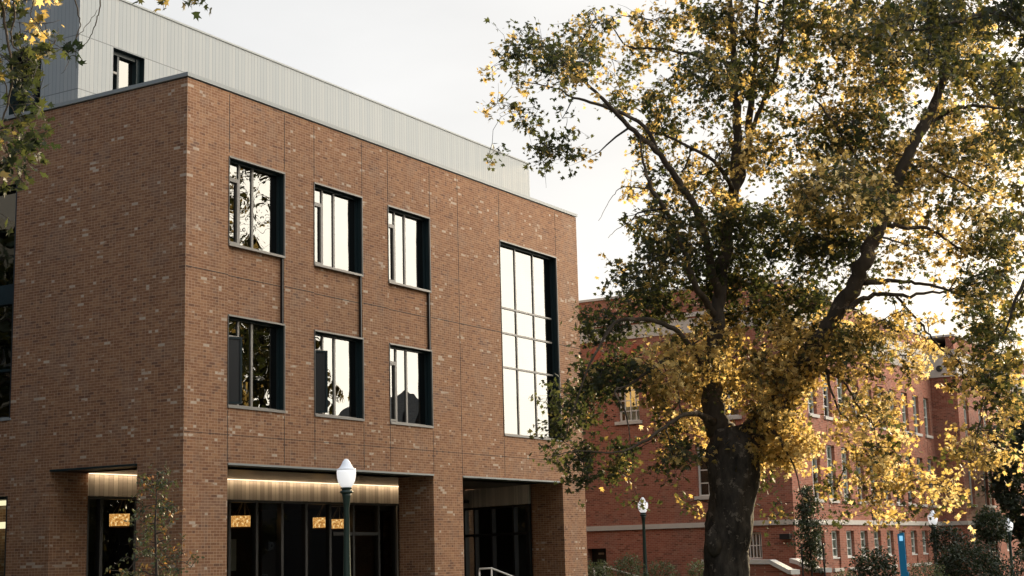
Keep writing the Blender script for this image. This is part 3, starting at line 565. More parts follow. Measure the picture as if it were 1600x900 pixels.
# ================================================================== street lamps
def lamp():
    e = empty('street_lamp', (0, 0, 0)); G = M['green']
    p = MB(); p.lathe((0, 0, 0), [(.20, 0), (.20, .12), (.15, .2), (.13, .75), (.095, .85), (.085, 1.0), (.058, 2.72), (.062, 2.76), (.09, 2.98), (.105, 3.04)], G, 20); p.build('pole', e, True)
    k = MB(); k.lathe((0, 0, 0), [(.12, 3.04), (.145, 3.06), (.145, 3.085), (.10, 3.10), (.10, 3.13), (.125, 3.14), (.125, 3.16), (.09, 3.17)], G, 24); k.build('collar', e, True)
    g_ = MB(); g_.lathe((0, 0, 0), [(.09, 3.165), (.13, 3.20), (.175, 3.28), (.198, 3.38), (.205, 3.48), (.203, 3.53)], M['globe'], 28); g_.build('globe', e, True)
    h = MB(); h.lathe((0, 0, 0), [(.205, 3.53), (.208, 3.55), (.16, 3.575), (.135, 3.60), (.10, 3.66), (.075, 3.72), (.055, 3.735), (.05, 3.755), (.02, 3.77)], M['globecap'], 28); h.build('globe_cap', e, True)
    return e
LG = 'acorn street lamps with dark green posts'
l0 = lamp()
for i, (px, py, D, lb) in enumerate(((541, 717, 32.5, 'nearest acorn lamp on a dark green post in front of the wide brick opening'), (1004, 777, 61, 'acorn lamp on dark green post between the brown building and the big tree trunk'),
        (1456.5, 797, 64, 'acorn lamp just left of the dark shrubs at the brick bay'), (1575, 810, 72, 'farthest acorn lamp at the right edge among dark shrubs'))):
    o = l0 if i == 0 else copy_tree(l0); P = at(px, py, D); o.location = (P[0], P[1], P[2] - 3.77); tag(o, lb, 'street lamp', LG)
# blue help point
P = at(1408, 832, 56); gz = ground(P[0], P[1]); e = empty('help_point', (P[0], P[1], gz), -.3); tag(e, 'tall cyan blue emergency help point pillar beside the dark shrubs', 'help point'); H = P[2] - gz
k = MB(); k.add([(-.11, -.1, 0), (.13, -.1, 0), (.13, .1, 0), (-.11, .1, 0), (-.13, -.1, H - .05), (.10, -.1, H), (.10, .1, H), (-.13, .1, H - .05)], [(3, 2, 1, 0), (4, 5, 6, 7), (0, 1, 5, 4), (1, 2, 6, 5), (2, 3, 7, 6), (3, 0, 4, 7)], M['blue']); k.box(.10, .17, -.11, .06, .25, .9, M['blue']); k.build('pillar', e)
k = MB(); k.box(-.07, .05, -.115, -.1, H - .30, H - .12, emit('pale_blue_lamp', (.30, .7, 1), .55)); k.build('lamp', e)
# ================================================================== foliage machinery
LEAF = np.array([(0, .36, .07), (0, 0, 0), (.48, .10, -.03), (.25, .36, 0), (.44, .76, -.05), (.13, .62, 0), (0, 1.0, -.07), (-.13, .62, 0), (-.44, .76, -.05), (-.25, .36, 0), (-.48, .10, -.03)])
OVAL = np.array([(0, .5, .05), (0, 0, 0), (.22, .3, 0), (.22, .65, 0), (0, 1, -.04), (-.22, .65, 0), (-.22, .3, 0)])
def leaves(name, P, size, tone, mat, parent, shape=LEAF, droop=.7, upb=.5):
    P = np.asarray(P, float); n = len(P); K = len(shape)
    nrm = R.randn(n, 3) * .65; nrm[:, 2] += upb; nrm /= np.linalg.norm(nrm, axis=1)[:, None]
    t_ = R.randn(n, 3); t_[:, 2] -= droop * 1.2; t_ -= nrm * (t_ * nrm).sum(1)[:, None]; t_ /= np.linalg.norm(t_, axis=1)[:, None] + 1e-9
    s_ = np.cross(t_, nrm); sz = size * R.uniform(.5, 1.35, n)
    curl = R.uniform(-1, 2.5, n)
    V = P[:, None, :] + sz[:, None, None] * (shape[None, :, 0, None] * s_[:, None, :] + shape[None, :, 1, None] * t_[:, None, :] + (shape[None, :, 2] * curl[:, None])[:, :, None] * nrm[:, None, :])
    V = V.reshape(-1, 3); idx = np.arange(n)[:, None, None] * K; tri = np.array([(0, i, i + 1 if i + 1 < K else 1) for i in range(1, K)])
    F = (idx + tri[None]).reshape(-1, 3); me = bpy.data.meshes.new(name)
    me.vertices.add(len(V)); me.vertices.foreach_set('co', V.ravel()); me.loops.add(F.size); me.loops.foreach_set('vertex_index', F.ravel().astype(np.int32))
    me.polygons.add(len(F)); me.polygons.foreach_set('loop_start', np.arange(0, F.size, 3, dtype=np.int32)); me.polygons.foreach_set('loop_total', np.full(len(F), 3, dtype=np.int32))
    a_ = me.attributes.new('tone', 'FLOAT', 'POINT'); a_.data.foreach_set('value', np.repeat(np.clip(tone, 0, 1), K).astype(np.float32))
    me.materials.append(mat); me.update(); me.validate(); o = bpy.data.objects.new(name, me); col.objects.link(o)
    if parent is not None:
        o.parent = parent; o.location = -Vector(parent.location)
    return o
def spline(pts, per=5):
    pts = np.array(pts, float); out_ = []; P = np.vstack([2 * pts[0] - pts[1], pts, 2 * pts[-1] - pts[-2]])
    for i in range(1, len(P) - 2):
        for t_ in np.linspace(0, 1, per, endpoint=False):
            a, b, c_, d_ = P[i - 1], P[i], P[i + 1], P[i + 2]
            out_.append(.5 * ((2 * b) + (-a + c_) * t_ + (2 * a - 5 * b + 4 * c_ - d_) * t_ ** 2 + (-a + 3 * b - 3 * c_ + d_) * t_ ** 3))
    out_.append(P[-2]); return np.array(out_)
class Tree:
    def __init__(s, name, base, label, cat='tree', group=None):
        s.e = empty(name, tuple(base)); tag(s.e, label, cat, group); s.skel = []; s.tw = MB(); s.lp = []; s.tn = []; s.b = np.array(base, float)
    def limb(s, pts, part='limb', mat=None, n=12, wob=.03, rough=.06):
        q = spline([(*p[:3], p[3]) for p in pts], 6)
        for i in range(1, len(q) - 1): q[i, :3] += R.randn(3) * wob * min(1, q[i, 3] * 6 + .15)
        m = MB(); m.tube(q[:, :3] - s.b, q[:, 3], mat or M['limb'], n, rough); m.build(part, s.e, True); s.skel.append(q)
    def nearest(s, p, minr=0):
        A = np.vstack(s.skel); d = np.linalg.norm((A[:, :3] - p) * np.array([1, .8, 1]), axis=1) + np.where(A[:, 2] > p[2] + 1.0, 1.0, 0); i = d.argmin(); return A[i]
    def branch(s, p, r1=.012, segs=7, bend=.12, n=5):
        a = s.nearest(p); A = a[:3]; L_ = np.linalg.norm(p - A)
        if L_ < .15: return
        r0 = min(a[3] * .6, .012 + L_ * .016); ctrl = (A + p) / 2 + R.randn(3) * L_ * bend + np.array([0, 0, L_ * .10])
        t_ = np.linspace(0, 1, segs)[:, None]; q = (1 - t_) ** 2 * A + 2 * t_ * (1 - t_) * ctrl + t_ ** 2 * p; q[1:-1] += R.randn(segs - 2, 3) * L_ * .018
        rr = np.linspace(r0, r1, segs); s.tw.tube(q - s.b, rr, M['twig'], n); s.skel.append(np.hstack([q, rr[:, None]]))
    def clump(s, p, rad_, n, tone, sub=3):
        s.branch(p, .008, 5, .15, 4)
        for _ in range(sub):
            e_ = p + R.randn(3) * rad_ * np.array([1, 1, .8]); e_[2] -= rad_ * .35; mid = (p + e_) / 2 + R.randn(3) * rad_ * .15; s.tw.tube([p - s.b, mid - s.b, e_ - s.b], [.007, .005, .003], M['twig'], 3)
            k_ = n // sub; t_ = R.uniform(.1, 1.1, k_)[:, None]; s.lp.append(p + (e_ - p) * t_ + R.randn(k_, 3) * rad_ * .33); s.tn.append(np.full(k_, tone) + R.randn(k_) * .08)
    def finish(s, size, mat, shape=LEAF, droop=.7, upb=.5):
        if s.tw.v: s.tw.build('branch', s.e, True)
        leaves('crown', np.vstack(s.lp), size, np.concatenate(s.tn), mat, s.e, shape, droop, upb)
def pd(px, py, D, r): return (*at(px, py, D), r)
# ================================================================== main plane tree
TS = .845
def tat(px, py, D): return at(px, py, D * TS)
def tpd(px, py, D, r): return (*at(px, py, D * TS), r * TS * (.70 if r < .36 else .9 if r < .46 else 1))
base = tat(1135, 941, 45); base[2] = 0
T = Tree('plane_tree', base, 'huge old plane tree with dark furrowed trunk and golden green leaves')
T.limb([(base[0], base[1], -.3, .80), (base[0], base[1], .15, .66), tpd(1134, 895, 45, .66), tpd(1133, 860, 45, .64), tpd(1140, 830, 45, .68), tpd(1143, 790, 45, .66), tpd(1146, 750, 45, .72), tpd(1146, 715, 45, .78), tpd(1146, 690, 45, .74), tpd(1142, 668, 45, .55)], 'trunk', M['bark'], 56, .0, .10)
k = MB(); bp = tat(1108, 842, 44.5) - T.b; k.lathe(tuple(bp + np.array([.1, -.05, -.55])), [(.03, .1), (.16, .22), (.22, .42), (.18, .65), (.03, .85)], M['bark'], 16); k.build('burl', T.e, True)
T.limb([tpd(1140, 700, 45, .5), tpd(1116, 650, 45, .40), tpd(1114, 560, 44.8, .34), tpd(1124, 470, 44.8, .30), tpd(1135, 380, 45, .27), tpd(1147, 300, 45, .25), tpd(1152, 200, 45, .19), tpd(1147, 100, 45, .15), tpd(1141, 10, 45, .11), tpd(1138, -80, 45, .07)])
T.limb([tpd(1146, 310, 45, .20), tpd(1165, 250, 45.2, .17), tpd(1175, 150, 45.5, .14), tpd(1180, 60, 45.8, .1), tpd(1186, -60, 46, .07)])
T.limb([tpd(1160, 262, 45, .10), tpd(1180, 190, 45, .10), tpd(1206, 127, 45, .09), tpd(1222, 60, 45, .06), tpd(1225, -20, 45, .04)])
T.limb([tpd(1124, 470, 44.8, .20), tpd(1095, 345, 44, .16), tpd(1065, 292, 43.5, .15), tpd(1031, 242, 43, .12), tpd(983, 197, 42.5, .10), tpd(935, 148, 42, .07), tpd(905, 120, 42, .05), tpd(885, 95, 42, .03)])
T.limb([tpd(1031, 242, 43, .09), tpd(1003, 195, 43, .08), tpd(952, 169, 43, .07), tpd(896, 152, 43, .05), tpd(870, 138, 43, .035), tpd(820, 128, 43, .02)])
T.limb([tpd(1147, 100, 45, .09), tpd(1101, 90, 44.5, .07), tpd(1031, 76, 44, .055), tpd(983, 73, 44, .04), tpd(961, 48, 44, .025), tpd(950, 35, 44, .015)])
T.limb([tpd(1120, 500, 44.8, .17), tpd(1085, 440, 43.5, .13), tpd(1057, 362, 43, .11), tpd(1020, 297, 42.6, .09), tpd(1006, 262, 42.5, .06), tpd(1000, 210, 42.5, .03)])
T.limb([tpd(1148, 300, 45, .12), tpd(1115, 252, 44, .08), tpd(1045, 214, 43.5, .05), tpd(1010, 205, 43, .03)])
T.limb([tpd(1114, 590, 44.8, .17), tpd(1060, 520, 43.5, .11), tpd(1010, 500, 43, .09), tpd(960, 505, 42.6, .06), tpd(935, 545, 42.5, .04), tpd(912, 590, 42.5, .02)])
T.limb([tpd(1118, 660, 44.8, .16), tpd(1080, 645, 43, .1), tpd(1040, 668, 42.5, .07), tpd(998, 695, 42, .05), tpd(959, 707, 41.5, .035), tpd(905, 705, 41, .025), tpd(862, 712, 41, .014)])
T.limb([tpd(1040, 560, 43.2, .08), tpd(985, 600, 42.5, .05), tpd(961, 611, 42, .045), tpd(977, 643, 42, .035), tpd(985, 690, 42, .02), tpd(988, 730, 42, .01)])
T.limb([tpd(960, 505, 42.6, .05), tpd(925, 560, 42, .04), tpd(900, 630, 41.8, .03), tpd(880, 690, 41.8, .02)])
T.limb([tpd(1020, 297, 42.6, .035), tpd(975, 292, 42, .02), tpd(955, 310, 42, .012), tpd(935, 345, 42, .008)])
T.limb([tpd(1057, 362, 43, .04), tpd(1035, 338, 42.5, .03), tpd(1000, 338, 42, .022), tpd(965, 358, 42, .012), tpd(950, 372, 42, .008)])
# right-hand great limb
T.limb([tpd(1160, 705, 45, .52), tpd(1205, 645, 45, .43), tpd(1250, 578, 44.6, .37), tpd(1295, 510, 44.3, .35), tpd(1335, 440, 44, .34), tpd(1362, 380, 43.8, .31), tpd(1388, 320, 43.6, .27), tpd(1412, 258, 43.5, .24), tpd(1440, 200, 43.4, .22), tpd(1466, 150, 43.2, .18), tpd(1478, 100, 43, .13), tpd(1490, 40, 43, .1), tpd(1500, -60, 43, .07)], n=16)
for pp in ([(1380, 345, .16), (1403, 353, .10), (1447, 358, .075), (1480, 375, .05), (1530, 405, .03)], [(1350, 442, .13), (1413, 440, .075), (1463, 447, .06), (1530, 472, .03)],
           [(1322, 486, .15), (1357, 463, .10), (1400, 462, .08), (1467, 457, .05), (1540, 440, .03)], [(1400, 463, .06), (1443, 510, .045), (1470, 545, .035), (1500, 568, .028), (1506, 600, .02), (1512, 640, .012)],
           [(1262, 560, .14), (1295, 580, .07), (1317, 597, .05), (1342, 635, .035), (1364, 665, .02), (1372, 720, .01)], [(1290, 578, .06), (1310, 640, .04), (1334, 670, .02), (1338, 740, .01)],
           [(1436, 208, .12), (1468, 183, .09), (1496, 169, .08), (1544, 166, .06), (1590, 175, .04)], [(1466, 150, .09), (1430, 90, .06), (1380, 40, .04), (1340, -20, .03)],
           [(1388, 320, .10), (1340, 250, .07), (1300, 190, .05), (1270, 150, .03)], [(1200, 655, .12), (1225, 700, .05), (1245, 740, .03), (1258, 800, .012)], [(1412, 258, .09), (1470, 270, .05), (1530, 300, .03)]):
    T.limb([tpd(x, y, 44 + i * random.uniform(-.5, .4), r_) for i, (x, y, r_) in enumerate(pp)], n=8, wob=.05)
# blobs: px, py, rx, ry, density, tone
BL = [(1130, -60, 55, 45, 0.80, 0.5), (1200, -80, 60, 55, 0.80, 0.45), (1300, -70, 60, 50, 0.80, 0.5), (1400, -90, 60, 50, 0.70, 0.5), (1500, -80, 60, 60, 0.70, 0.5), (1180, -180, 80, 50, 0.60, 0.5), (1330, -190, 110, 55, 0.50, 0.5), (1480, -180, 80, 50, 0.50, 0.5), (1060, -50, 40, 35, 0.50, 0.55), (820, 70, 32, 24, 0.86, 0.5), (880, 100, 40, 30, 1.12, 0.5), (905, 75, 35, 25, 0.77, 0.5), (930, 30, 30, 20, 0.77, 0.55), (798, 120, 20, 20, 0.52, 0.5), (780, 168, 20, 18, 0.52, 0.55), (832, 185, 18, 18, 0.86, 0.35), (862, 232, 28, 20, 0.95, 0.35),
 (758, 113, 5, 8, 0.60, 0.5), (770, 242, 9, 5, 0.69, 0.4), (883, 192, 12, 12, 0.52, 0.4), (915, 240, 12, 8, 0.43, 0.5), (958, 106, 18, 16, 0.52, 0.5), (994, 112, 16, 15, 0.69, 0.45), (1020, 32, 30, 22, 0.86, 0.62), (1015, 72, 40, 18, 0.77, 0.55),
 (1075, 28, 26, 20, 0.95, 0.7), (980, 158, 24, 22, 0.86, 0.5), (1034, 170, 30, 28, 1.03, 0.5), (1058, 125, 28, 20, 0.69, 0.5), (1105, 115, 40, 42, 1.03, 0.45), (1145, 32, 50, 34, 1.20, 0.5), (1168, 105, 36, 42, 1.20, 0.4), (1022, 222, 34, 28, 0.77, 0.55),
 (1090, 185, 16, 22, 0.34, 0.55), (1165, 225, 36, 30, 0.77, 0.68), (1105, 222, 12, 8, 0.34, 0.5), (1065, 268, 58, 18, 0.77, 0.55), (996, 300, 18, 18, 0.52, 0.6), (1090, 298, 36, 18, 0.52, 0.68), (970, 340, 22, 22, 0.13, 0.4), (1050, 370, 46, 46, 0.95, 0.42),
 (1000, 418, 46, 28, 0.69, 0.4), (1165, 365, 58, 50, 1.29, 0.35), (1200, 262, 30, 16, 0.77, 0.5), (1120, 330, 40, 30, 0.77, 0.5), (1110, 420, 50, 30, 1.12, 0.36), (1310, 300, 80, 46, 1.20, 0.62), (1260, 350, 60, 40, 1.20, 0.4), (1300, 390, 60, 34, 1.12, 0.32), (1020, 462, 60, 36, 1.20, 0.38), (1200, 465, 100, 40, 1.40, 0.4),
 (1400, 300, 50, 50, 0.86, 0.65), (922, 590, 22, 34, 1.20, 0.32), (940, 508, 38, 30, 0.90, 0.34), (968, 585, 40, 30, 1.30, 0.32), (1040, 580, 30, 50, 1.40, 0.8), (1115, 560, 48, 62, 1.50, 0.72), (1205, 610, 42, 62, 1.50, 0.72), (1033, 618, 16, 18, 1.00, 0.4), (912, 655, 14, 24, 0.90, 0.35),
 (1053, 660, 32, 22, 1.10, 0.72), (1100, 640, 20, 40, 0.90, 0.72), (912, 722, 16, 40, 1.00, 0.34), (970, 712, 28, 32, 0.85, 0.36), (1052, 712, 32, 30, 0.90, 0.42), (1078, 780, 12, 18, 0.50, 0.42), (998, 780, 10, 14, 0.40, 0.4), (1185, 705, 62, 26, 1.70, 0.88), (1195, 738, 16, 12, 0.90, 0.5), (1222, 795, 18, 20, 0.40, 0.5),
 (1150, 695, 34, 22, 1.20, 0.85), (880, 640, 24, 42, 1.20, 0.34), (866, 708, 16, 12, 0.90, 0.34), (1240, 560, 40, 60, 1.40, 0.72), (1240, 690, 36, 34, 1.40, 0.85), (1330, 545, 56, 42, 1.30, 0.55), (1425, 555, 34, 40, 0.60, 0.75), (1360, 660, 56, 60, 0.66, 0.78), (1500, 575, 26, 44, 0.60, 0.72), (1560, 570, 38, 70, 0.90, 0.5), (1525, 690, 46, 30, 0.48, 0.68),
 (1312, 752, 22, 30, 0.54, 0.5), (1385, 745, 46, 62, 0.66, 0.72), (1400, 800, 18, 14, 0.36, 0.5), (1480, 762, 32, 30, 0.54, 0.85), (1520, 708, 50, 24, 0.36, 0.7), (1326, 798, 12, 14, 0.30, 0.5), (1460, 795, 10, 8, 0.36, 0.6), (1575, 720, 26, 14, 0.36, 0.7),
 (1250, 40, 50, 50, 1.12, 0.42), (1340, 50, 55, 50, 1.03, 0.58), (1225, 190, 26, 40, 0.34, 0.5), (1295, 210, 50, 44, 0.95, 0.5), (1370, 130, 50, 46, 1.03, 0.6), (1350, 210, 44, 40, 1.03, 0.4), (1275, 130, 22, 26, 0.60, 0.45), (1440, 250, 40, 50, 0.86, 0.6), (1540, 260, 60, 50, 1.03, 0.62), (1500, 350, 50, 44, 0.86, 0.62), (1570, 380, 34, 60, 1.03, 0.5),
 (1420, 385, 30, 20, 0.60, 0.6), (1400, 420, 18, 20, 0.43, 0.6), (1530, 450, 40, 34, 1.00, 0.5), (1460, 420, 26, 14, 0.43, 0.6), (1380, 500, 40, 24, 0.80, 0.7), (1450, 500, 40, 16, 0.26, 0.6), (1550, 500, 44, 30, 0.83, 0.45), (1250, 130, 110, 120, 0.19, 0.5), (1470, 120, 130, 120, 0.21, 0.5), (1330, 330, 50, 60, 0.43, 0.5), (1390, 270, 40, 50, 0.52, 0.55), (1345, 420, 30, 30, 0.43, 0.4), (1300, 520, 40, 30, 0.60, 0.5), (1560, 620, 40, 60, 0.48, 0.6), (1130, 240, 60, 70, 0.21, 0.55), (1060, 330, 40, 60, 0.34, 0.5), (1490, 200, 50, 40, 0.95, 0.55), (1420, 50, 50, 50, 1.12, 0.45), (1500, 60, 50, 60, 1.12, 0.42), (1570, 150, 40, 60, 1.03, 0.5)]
PX = 52.7
for (px, py, rx, ry, dn, tn) in BL:
    c0 = tat(px, py, 45); a = T.nearest(c0); D0 = np.clip(a[1] / TS + R.randn() * 1.2, 40.5, 49)
    c0 = tat(px, py, D0); big = rx * ry > 500
    if big: T.branch(c0, .02, 8, .14, 6)
    ncl = max(2, int(rx * ry * dn / 31)); 
    for _ in range(ncl):
        while True:
            u_, v_ = R.uniform(-1, 1, 2)
            if u_ * u_ + v_ * v_ < 1: break
        ed = math.sqrt(max(0, 1 - u_ * u_ - v_ * v_)); dep = D0 + R.uniform(-1, 1) * min(rx, ry) / PX * 2.2 * (ed + .3)
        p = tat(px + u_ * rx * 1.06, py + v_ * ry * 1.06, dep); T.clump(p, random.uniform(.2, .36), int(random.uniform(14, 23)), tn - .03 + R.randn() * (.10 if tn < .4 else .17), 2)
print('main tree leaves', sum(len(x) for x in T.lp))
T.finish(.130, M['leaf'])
# ================================================================== nearer trees at both edges
def edge_tree(label, base, trunk, limbs, blobs, size, mat, D, cl=120, rad_=(.2, .32), n=(16, 26)):
    t = Tree('plane_tree', base, label, 'tree'); t.limb(trunk, 'trunk', M['bark'], 24, .0, .06)
    for l_ in limbs: t.limb(l_, n=8, wob=.04)
    for (px, py, rx, ry, dn, tn) in blobs:
        c0 = at(px, py, D + R.uniform(-1, 1)); D0 = c0[1]
        if rx * ry > 700: t.branch(c0, .014, 8, .12, 6)
        for _ in range(max(2, int(rx * ry * dn / cl))):
            u_, v_ = R.uniform(-1, 1, 2) * .9; p = at(px + u_ * rx, py + v_ * ry, D0 + R.uniform(-1, 1) * .8); t.clump(p, random.uniform(*rad_), int(random.uniform(*n)), tn + R.randn() * .12, 3)
    t.finish(size, mat); return t
B = np.array([13.2, 30, 0])
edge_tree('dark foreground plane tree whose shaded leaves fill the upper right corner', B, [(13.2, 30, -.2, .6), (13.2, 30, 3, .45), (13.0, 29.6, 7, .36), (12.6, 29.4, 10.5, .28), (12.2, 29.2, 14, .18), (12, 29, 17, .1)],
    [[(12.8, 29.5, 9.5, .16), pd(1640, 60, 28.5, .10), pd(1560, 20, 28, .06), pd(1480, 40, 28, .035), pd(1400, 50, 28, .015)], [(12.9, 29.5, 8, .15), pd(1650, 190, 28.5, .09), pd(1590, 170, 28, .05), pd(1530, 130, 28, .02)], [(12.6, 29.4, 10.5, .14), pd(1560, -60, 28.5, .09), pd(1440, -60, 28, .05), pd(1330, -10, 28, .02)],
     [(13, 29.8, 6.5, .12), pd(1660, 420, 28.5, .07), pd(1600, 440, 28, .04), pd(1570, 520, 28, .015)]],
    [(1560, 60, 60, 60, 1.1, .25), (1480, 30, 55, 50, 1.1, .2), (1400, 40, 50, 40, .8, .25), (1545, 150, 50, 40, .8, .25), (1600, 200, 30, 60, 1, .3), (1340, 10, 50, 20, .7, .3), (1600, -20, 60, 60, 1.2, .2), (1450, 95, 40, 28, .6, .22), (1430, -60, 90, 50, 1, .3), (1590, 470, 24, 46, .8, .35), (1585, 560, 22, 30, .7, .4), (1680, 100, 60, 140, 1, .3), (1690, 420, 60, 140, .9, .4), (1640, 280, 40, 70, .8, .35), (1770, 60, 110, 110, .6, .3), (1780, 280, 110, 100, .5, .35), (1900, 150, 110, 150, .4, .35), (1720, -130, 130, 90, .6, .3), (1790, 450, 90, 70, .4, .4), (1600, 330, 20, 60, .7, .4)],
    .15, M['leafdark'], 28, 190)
B = np.array([-12.5, 21, 0])
edge_tree('plane tree just outside the left edge, its leafy twigs hanging into the upper left corner', B, [(-12.5, 21, -.2, .6), (-12.5, 21.2, 3, .42), (-12.3, 21.8, 6, .34), (-12.2, 22.3, 10, .26), (-12, 22.5, 14, .15), (-12, 22.6, 17, .08)],
    [[(-12.2, 22.2, 9.5, .14), (-10.2, 23.5, 11.6, .09), pd(-60, -120, 24.5, .05), pd(30, -70, 24.5, .035), pd(130, -50, 24.5, .018)],
     [pd(-40, -110, 24.5, .03), pd(-5, -20, 24.4, .026), pd(12, 60, 24.4, .022), pd(18, 130, 24.4, .018), pd(4, 200, 24.4, .014), pd(20, 262, 24.4, .008)],
     [pd(10, -80, 24.5, .02), pd(22, 10, 24.5, .016), pd(16, 60, 24.5, .014), pd(30, 80, 24.5, .01), pd(36, 72, 24.5, .006)],
     [pd(100, -55, 24.5, .014), pd(118, 5, 24.5, .012), pd(125, 38, 24.5, .009), pd(118, 60, 24.5, .008), pd(108, 82, 24.5, .006), pd(106, 100, 24.5, .004), pd(96, 115, 24.5, .003)],
     [pd(150, -48, 24.5, .012), pd(156, 8, 24.5, .011), pd(150, 35, 24.5, .009), pd(140, 60, 24.5, .007), pd(128, 74, 24.5, .005)],
     [pd(118, 60, 24.5, .006), pd(135, 40, 24.5, .005), pd(152, 15, 24.5, .004)],
     [pd(40, -65, 24.5, .012), pd(52, 0, 24.5, .010), pd(48, 22, 24.5, .008), pd(66, 48, 24.5, .006), pd(90, 72, 24.5, .005), pd(116, 82, 24.5, .003)],
     [pd(-12, 90, 24.4, .012), pd(8, 130, 24.4, .010), pd(14, 160, 24.4, .008), pd(30, 190, 24.4, .005)], [(-12.2, 22.1, 8, .12), pd(-200, 120, 24, .08), pd(-90, 60, 24.2, .05), pd(-20, 120, 24.3, .02), pd(0, 150, 24.3, .01)],
     [(-12.1, 22.4, 11, .12), pd(-120, -200, 25, .08), pd(80, -170, 25, .05), pd(250, -60, 25, .02), pd(262, -20, 25, .01)]],
    [(18, 30, 20, 32, 1.90, 0.31), (58, 35, 16, 16, 1.27, 0.72), (85, 75, 28, 12, 2.55, 0.26), (118, 82, 10, 6, 2.55, 0.11), (40, 110, 18, 30, 2.35, 0.21), (45, 160, 20, 26, 2.55, 0.21), (26, 195, 24, 14, 1.70, 0.21), (42, 228, 20, 22, 2.55, 0.16), (12, 250, 16, 18, 1.90, 0.26), (35, 275, 14, 14, 2.55, 0.31), (34, 90, 20, 14, 1.90, 0.26), (5, 90, 10, 30, 1.27, 0.51), (52, 55, 12, 14, 1.70, 0.67), (48, 0, 40, 6, 0.85, 0.51), (85, -2, 14, 6, 0.85, 0.77), (255, -8, 10, 7, 0.75, 0.47), (307, -10, 8, 5, 0.75, 0.37),
     (-80, 40, 70, 120, 1.00, 0.32), (-60, 260, 60, 90, 0.88, 0.32), (-200, 0, 90, 200, 0.80, 0.32), (-60, -160, 120, 70, 1.00, 0.32), (120, -150, 90, 50, 1.50, 0.26)],
    .155, M['leaf'], 24.4, 150, (.12, .22), (8, 15))
# ================================================================== saplings, shrubs, conifer
def sapling(label, px, py_base, D, hpx, wpx, n, mat, size, tn=.5, col_=False, group=None):
    P = at(px, py_base, D); gz = ground(P[0], P[1]); zt = at(px, hpx, D)[2]; t = Tree('young_tree', (P[0], P[1], gz), label, 'tree', group)
    H = zt - gz; t.limb([(P[0], P[1], gz - .1, .045), (P[0] + .03, P[1], gz + H * .3, .035), (P[0] - .02, P[1], gz + H * .65, .022), (P[0], P[1], zt - .05, .008)], 'trunk', M['twig'], 8, .02, 0)
    W_ = wpx / FPX * D
    for _ in range(n):
        f_ = R.uniform(.0, 1); zz = gz + H * (.28 + .72 * f_); prof = (math.sin(math.pi * min(1, f_ * .95 + .12)) ** .8 if col_ else (1 - f_) ** .5 * .9 + .15)
        a_ = R.uniform(0, 6.28); r_ = W_ * prof * R.uniform(.2, 1); q = np.array([P[0] + r_ * math.cos(a_), P[1] + r_ * math.sin(a_), zz]); t.clump(q, .13 if not col_ else .2, 16 if not col_ else 22, tn + R.randn() * .2, 2)
    t.finish(size, mat, OVAL); return t
sapling('thin young tree with reddish green leaves at the corner of the brown building', 243, 930, 29, 738, 64, 90, M['redleaf'], .075, .36)
sapling('slim dark columnar young tree before the red brick corner', 1268, 905, 56, 760, 21, 170, M['shrubleaf'], .11, .7, True)
for px, lb in ((1252, 'left slim black stake beside the columnar young tree'), (1286, 'right slim black stake beside the columnar young tree')):
    P = at(px, 850, 55.8); gz = ground(P[0], P[1]); k = MB(); k.lathe((0, 0, 0), [(.035, -.1), (.035, P[2] - gz), (.02, P[2] - gz + .02)], M['black'], 8); o = k.build('tree_stake', None, loc=(P[0], P[1], gz)); tag(o, lb, 'stake', 'stakes of the columnar young tree')
def shrub(label, px, py, rx, ry, D, n, mat, size, tn=.4, group=None, name='shrub', ball=False):
    c0 = at(px, py, D); sx = rx / FPX * D; sz = ry / FPX * D; gz = ground(c0[0], c0[1]); e = empty(name, (c0[0], c0[1], gz)); tag(e, label, 'shrub', group)
    d_ = R.randn(n, 3); d_ /= np.linalg.norm(d_, axis=1)[:, None]; rr = R.uniform(.3, 1, n) ** .5; lump = 1 + .16 * np.sin(d_[:, 0] * 7 + px) * np.cos(d_[:, 2] * 6 + d_[:, 1] * 5) + .08 * np.sin(d_[:, 0] * 19 + d_[:, 1] * 13)
    P = c0 + d_ * (rr * lump)[:, None] * np.array([sx, sx * .9, sz]); P = P[P[:, 2] > gz - .1]
    tw = MB()
    for _ in range(14): q = P[R.randint(len(P))] - np.array(e.location); tw.tube([(R.randn() * .08, R.randn() * .08, -.05), q * np.array([.4, .4, .5]), q], [.02, .012, .004], M['twig'], 4)
    tw.build('branch', e); leaves('foliage', P, size, tn + R.randn(len(P)) * .22, mat, e, OVAL, .1, .6)
SG = 'shrubs along the foot of the red brick building'
shrub('dark rounded evergreen shrub left of the blue help point', 1368, 905, 38, 50, 57, 4200, M['shrubleaf'], .12, .5, SG)
shrub('low bright green hedge between the blue help point and the lamp', 1445, 905, 34, 28, 58, 1800, M['lightshrub'], .08, .3, SG)
shrub('large dark shrub mass below the projecting brick bay', 1515, 892, 58, 46, 62, 6500, M['shrubleaf'], .13, .4, SG)
shrub('dark leafy shrub standing highest under the paired bay windows', 1548, 822, 28, 28, 63, 2400, M['shrubleaf'], .13, .6, SG)
shrub('dark shrub at the right edge behind the farthest lamp', 1612, 905, 34, 56, 66, 2000, M['shrubleaf'], .14, .3, SG)
shrub('small dark shrub between the lamp and the bay corner', 1478, 842, 30, 24, 64, 1500, M['shrubleaf'], .12, .3, SG)
shrub('grey green leafy shrub against the corner of the brown building', 935, 905, 24, 30, 58, 1500, M['lightshrub'], .10, .5, SG)
shrub('grey green feathery shrub left of the second lamp', 982, 892, 26, 26, 59, 1400, M['lightshrub'], .09, .45, SG)
shrub('grey green feathery shrub right of the second lamp', 1035, 898, 26, 22, 60, 1200, M['lightshrub'], .09, .45, SG)
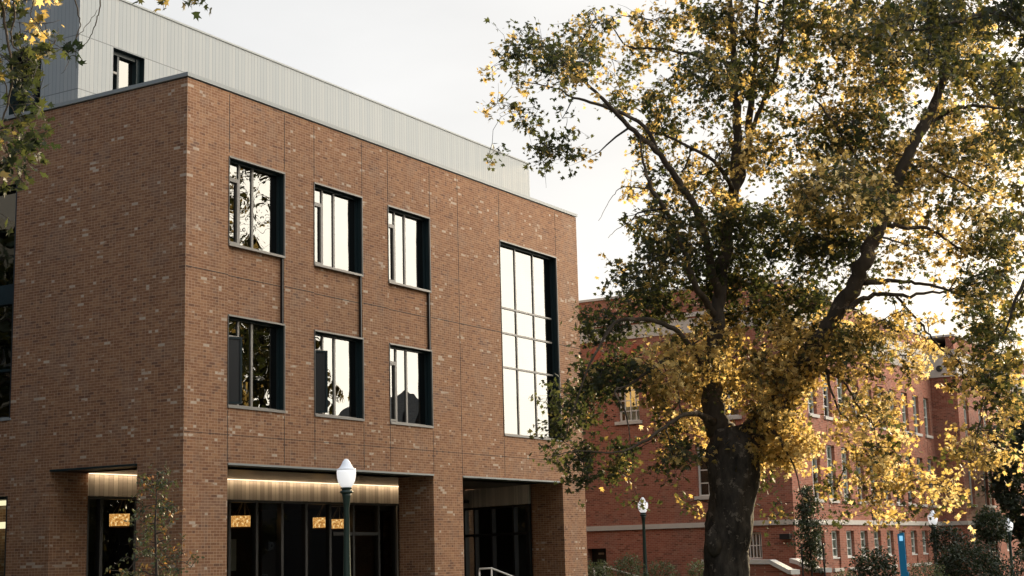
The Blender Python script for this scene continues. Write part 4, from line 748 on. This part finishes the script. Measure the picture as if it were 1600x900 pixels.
shrub('pale green shrub at the left foot of the great trunk', 1090, 900, 18, 26, 55, 900, M['lightshrub'], .09, .75, SG)
shrub('low green plants under the short stair wall', 1320, 905, 20, 14, 54, 500, M['lightshrub'], .08, .3, SG)
# dark conifer and trees behind
def bushtree(label, x, y, h, r_, n, mat, tn, size, name='tree', z0=.25, cat='tree', group=None):
    gz = ground(x, y); t = Tree(name, (x, y, gz), label, cat, group); t.limb([(x, y, gz - .2, r_ * .09), (x, y, gz + h * .4, r_ * .06), (x, y, gz + h * .9, .04)], 'trunk', M['bark'], 10, .05)
    for _ in range(7):
        a_ = R.uniform(0, 6.28); zz = gz + h * R.uniform(.3, .8); t.limb([(x, y, zz - h * .08, r_ * .03), (x + math.cos(a_) * r_ * .4, y + math.sin(a_) * r_ * .4, zz + h * .04, r_ * .02), (x + math.cos(a_) * r_ * .8, y + math.sin(a_) * r_ * .8, zz + h * .07, .02)], n=6)
    for _ in range(n):
        d_ = R.randn(3); d_ /= np.linalg.norm(d_); q = np.array([x, y, gz + h * (z0 + 1) / 2]) + d_ * R.uniform(.35, 1) ** .5 * np.array([r_, r_, h * (1 - z0) / 2]) * (1 + .15 * math.sin(d_[0] * 8 + d_[2] * 5)); t.clump(q, .45, 26, tn + R.randn() * .15, 2)
    t.finish(size, mat); return t
P = at(1650, 800, 80); bushtree('dark dense evergreen tree at the right edge beyond the lamps', P[0], P[1], 10.5, 3.4, 420, M['shrubleaf'], .3, .26, 'evergreen_tree', .05)
# ================================================================== beyond the frame: what the windows mirror and what shades the walls, two halls added for it
def gable_house(x, y, rz, L_, W_, h, ridge, label, wallm):
    e = empty('house', (x, y, ground(x, y)), rz); tag(e, label, 'building'); k = MB(); k.box(-L_ / 2, L_ / 2, -W_ / 2, W_ / 2, -1.5, h, wallm); k.add([(-L_ / 2, -W_ / 2, h), (-L_ / 2, W_ / 2, h), (-L_ / 2, 0, ridge)], [(2, 1, 0)], wallm); k.add([(L_ / 2, -W_ / 2, h), (L_ / 2, W_ / 2, h), (L_ / 2, 0, ridge)], [(0, 1, 2)], wallm); k.build('wall', e)
    r_ = MB(); o_ = .6
    for s_ in (1, -1): r_.add([(-L_ / 2 - o_, s_ * (W_ / 2 + o_), h - .3), (L_ / 2 + o_, s_ * (W_ / 2 + o_), h - .3), (L_ / 2 + o_, 0, ridge), (-L_ / 2 - o_, 0, ridge), (-L_ / 2 - o_, s_ * (W_ / 2 + o_), h - .1), (L_ / 2 + o_, s_ * (W_ / 2 + o_), h - .1), (L_ / 2 + o_, 0, ridge + .2), (-L_ / 2 - o_, 0, ridge + .2)], [(0, 1, 2, 3), (7, 6, 5, 4), (0, 4, 5, 1), (1, 5, 6, 2), (3, 2, 6, 7), (0, 3, 7, 4)], M['roof'])
    r_.build('roof', e); n = int(L_ / 3)
    for i in range(n):
        for z in (1.2, 4.6):
            if z + 1.8 < h:
                for s_ in (1, -1): w_ = MB(); x_ = -L_ / 2 + 1.2 + i * 3; w_.box(x_, x_ + 1.1, s_ * (W_ / 2 + .03) - .04, s_ * (W_ / 2 + .03) + .04, z, z + 1.7, M['white']); w_.box(x_ + .08, x_ + 1.02, s_ * (W_ / 2 + .09) - .01, s_ * (W_ / 2 + .09) + .01, z + .08, z + 1.62, M['darkroom']); w_.build('window', e)
HM = plain('grey_brown_render', (.11, .10, .09), .9)
gable_house(70, 70, rad(-10), 26, 13, 10.5, 15.5, 'grey roofed house standing opposite the brown building beyond the right edge', HM)
gable_house(78, 108, rad(25), 30, 13, 11.0, 17.5, 'second grey roofed house farther along beyond the right edge', HM)
gable_house(67, 40, rad(78), 30, 12, 8, 12, 'brick row house at the end of the lawn beyond the right edge', HM)
gable_house(-29, 20.5, rad(149), 40, 12, 16, 21, 'long dark unseen hall added to shade the left side of the brown building, beyond the left edge', plain('dark_blocker_cladding', (.03, .033, .035), .8))  # added blocker, dark so little light bounces onto the left face
gable_house(31, 20, rad(59), 44, 10, 8.5, 12.5, 'long unseen gabled hall added to shade the lower main front, beyond the right edge', HM)  # added blocker, darkens the foot of the main front
for x, y, h, r_, n, lb in ((15, 17, 14, 5, 300, 'big tree right of the camera, out of frame'), (23, 31, 12, 4, 240, 'round tree farther right of the camera, out of frame'), (12, 1, 16, 6.5, 260, 'big tree behind the camera on its right, out of frame'), (-3, -10, 16, 6.5, 220, 'big tree straight behind the camera, out of frame'), (-17, 29, 12, 4, 220, 'tree close to the shaded wing, out of frame'),
    (38, 50.5, 20, 4.6, 520, 'slender street tree mirrored in the left windows, beyond the right edge'), (52, 60, 9, 4.5, 130, 'small street tree in front of the grey roofed house'), (45, 51.5, 9, 4.4, 260, 'round dark tree on the far lawn beyond the right edge'), (46, 35, 12, 4.6, 240, 'second round dark tree on the far lawn beyond the right edge'), (54, 76, 8, 4, 110, 'second small street tree in front of the grey roofed house'),
    (-25, 36, 13, 4.5, 240, 'tall tree shading the left wing beyond the left edge'), (-34, 46, 16, 7, 200, 'tree at the far end of the left wing, out of frame')):
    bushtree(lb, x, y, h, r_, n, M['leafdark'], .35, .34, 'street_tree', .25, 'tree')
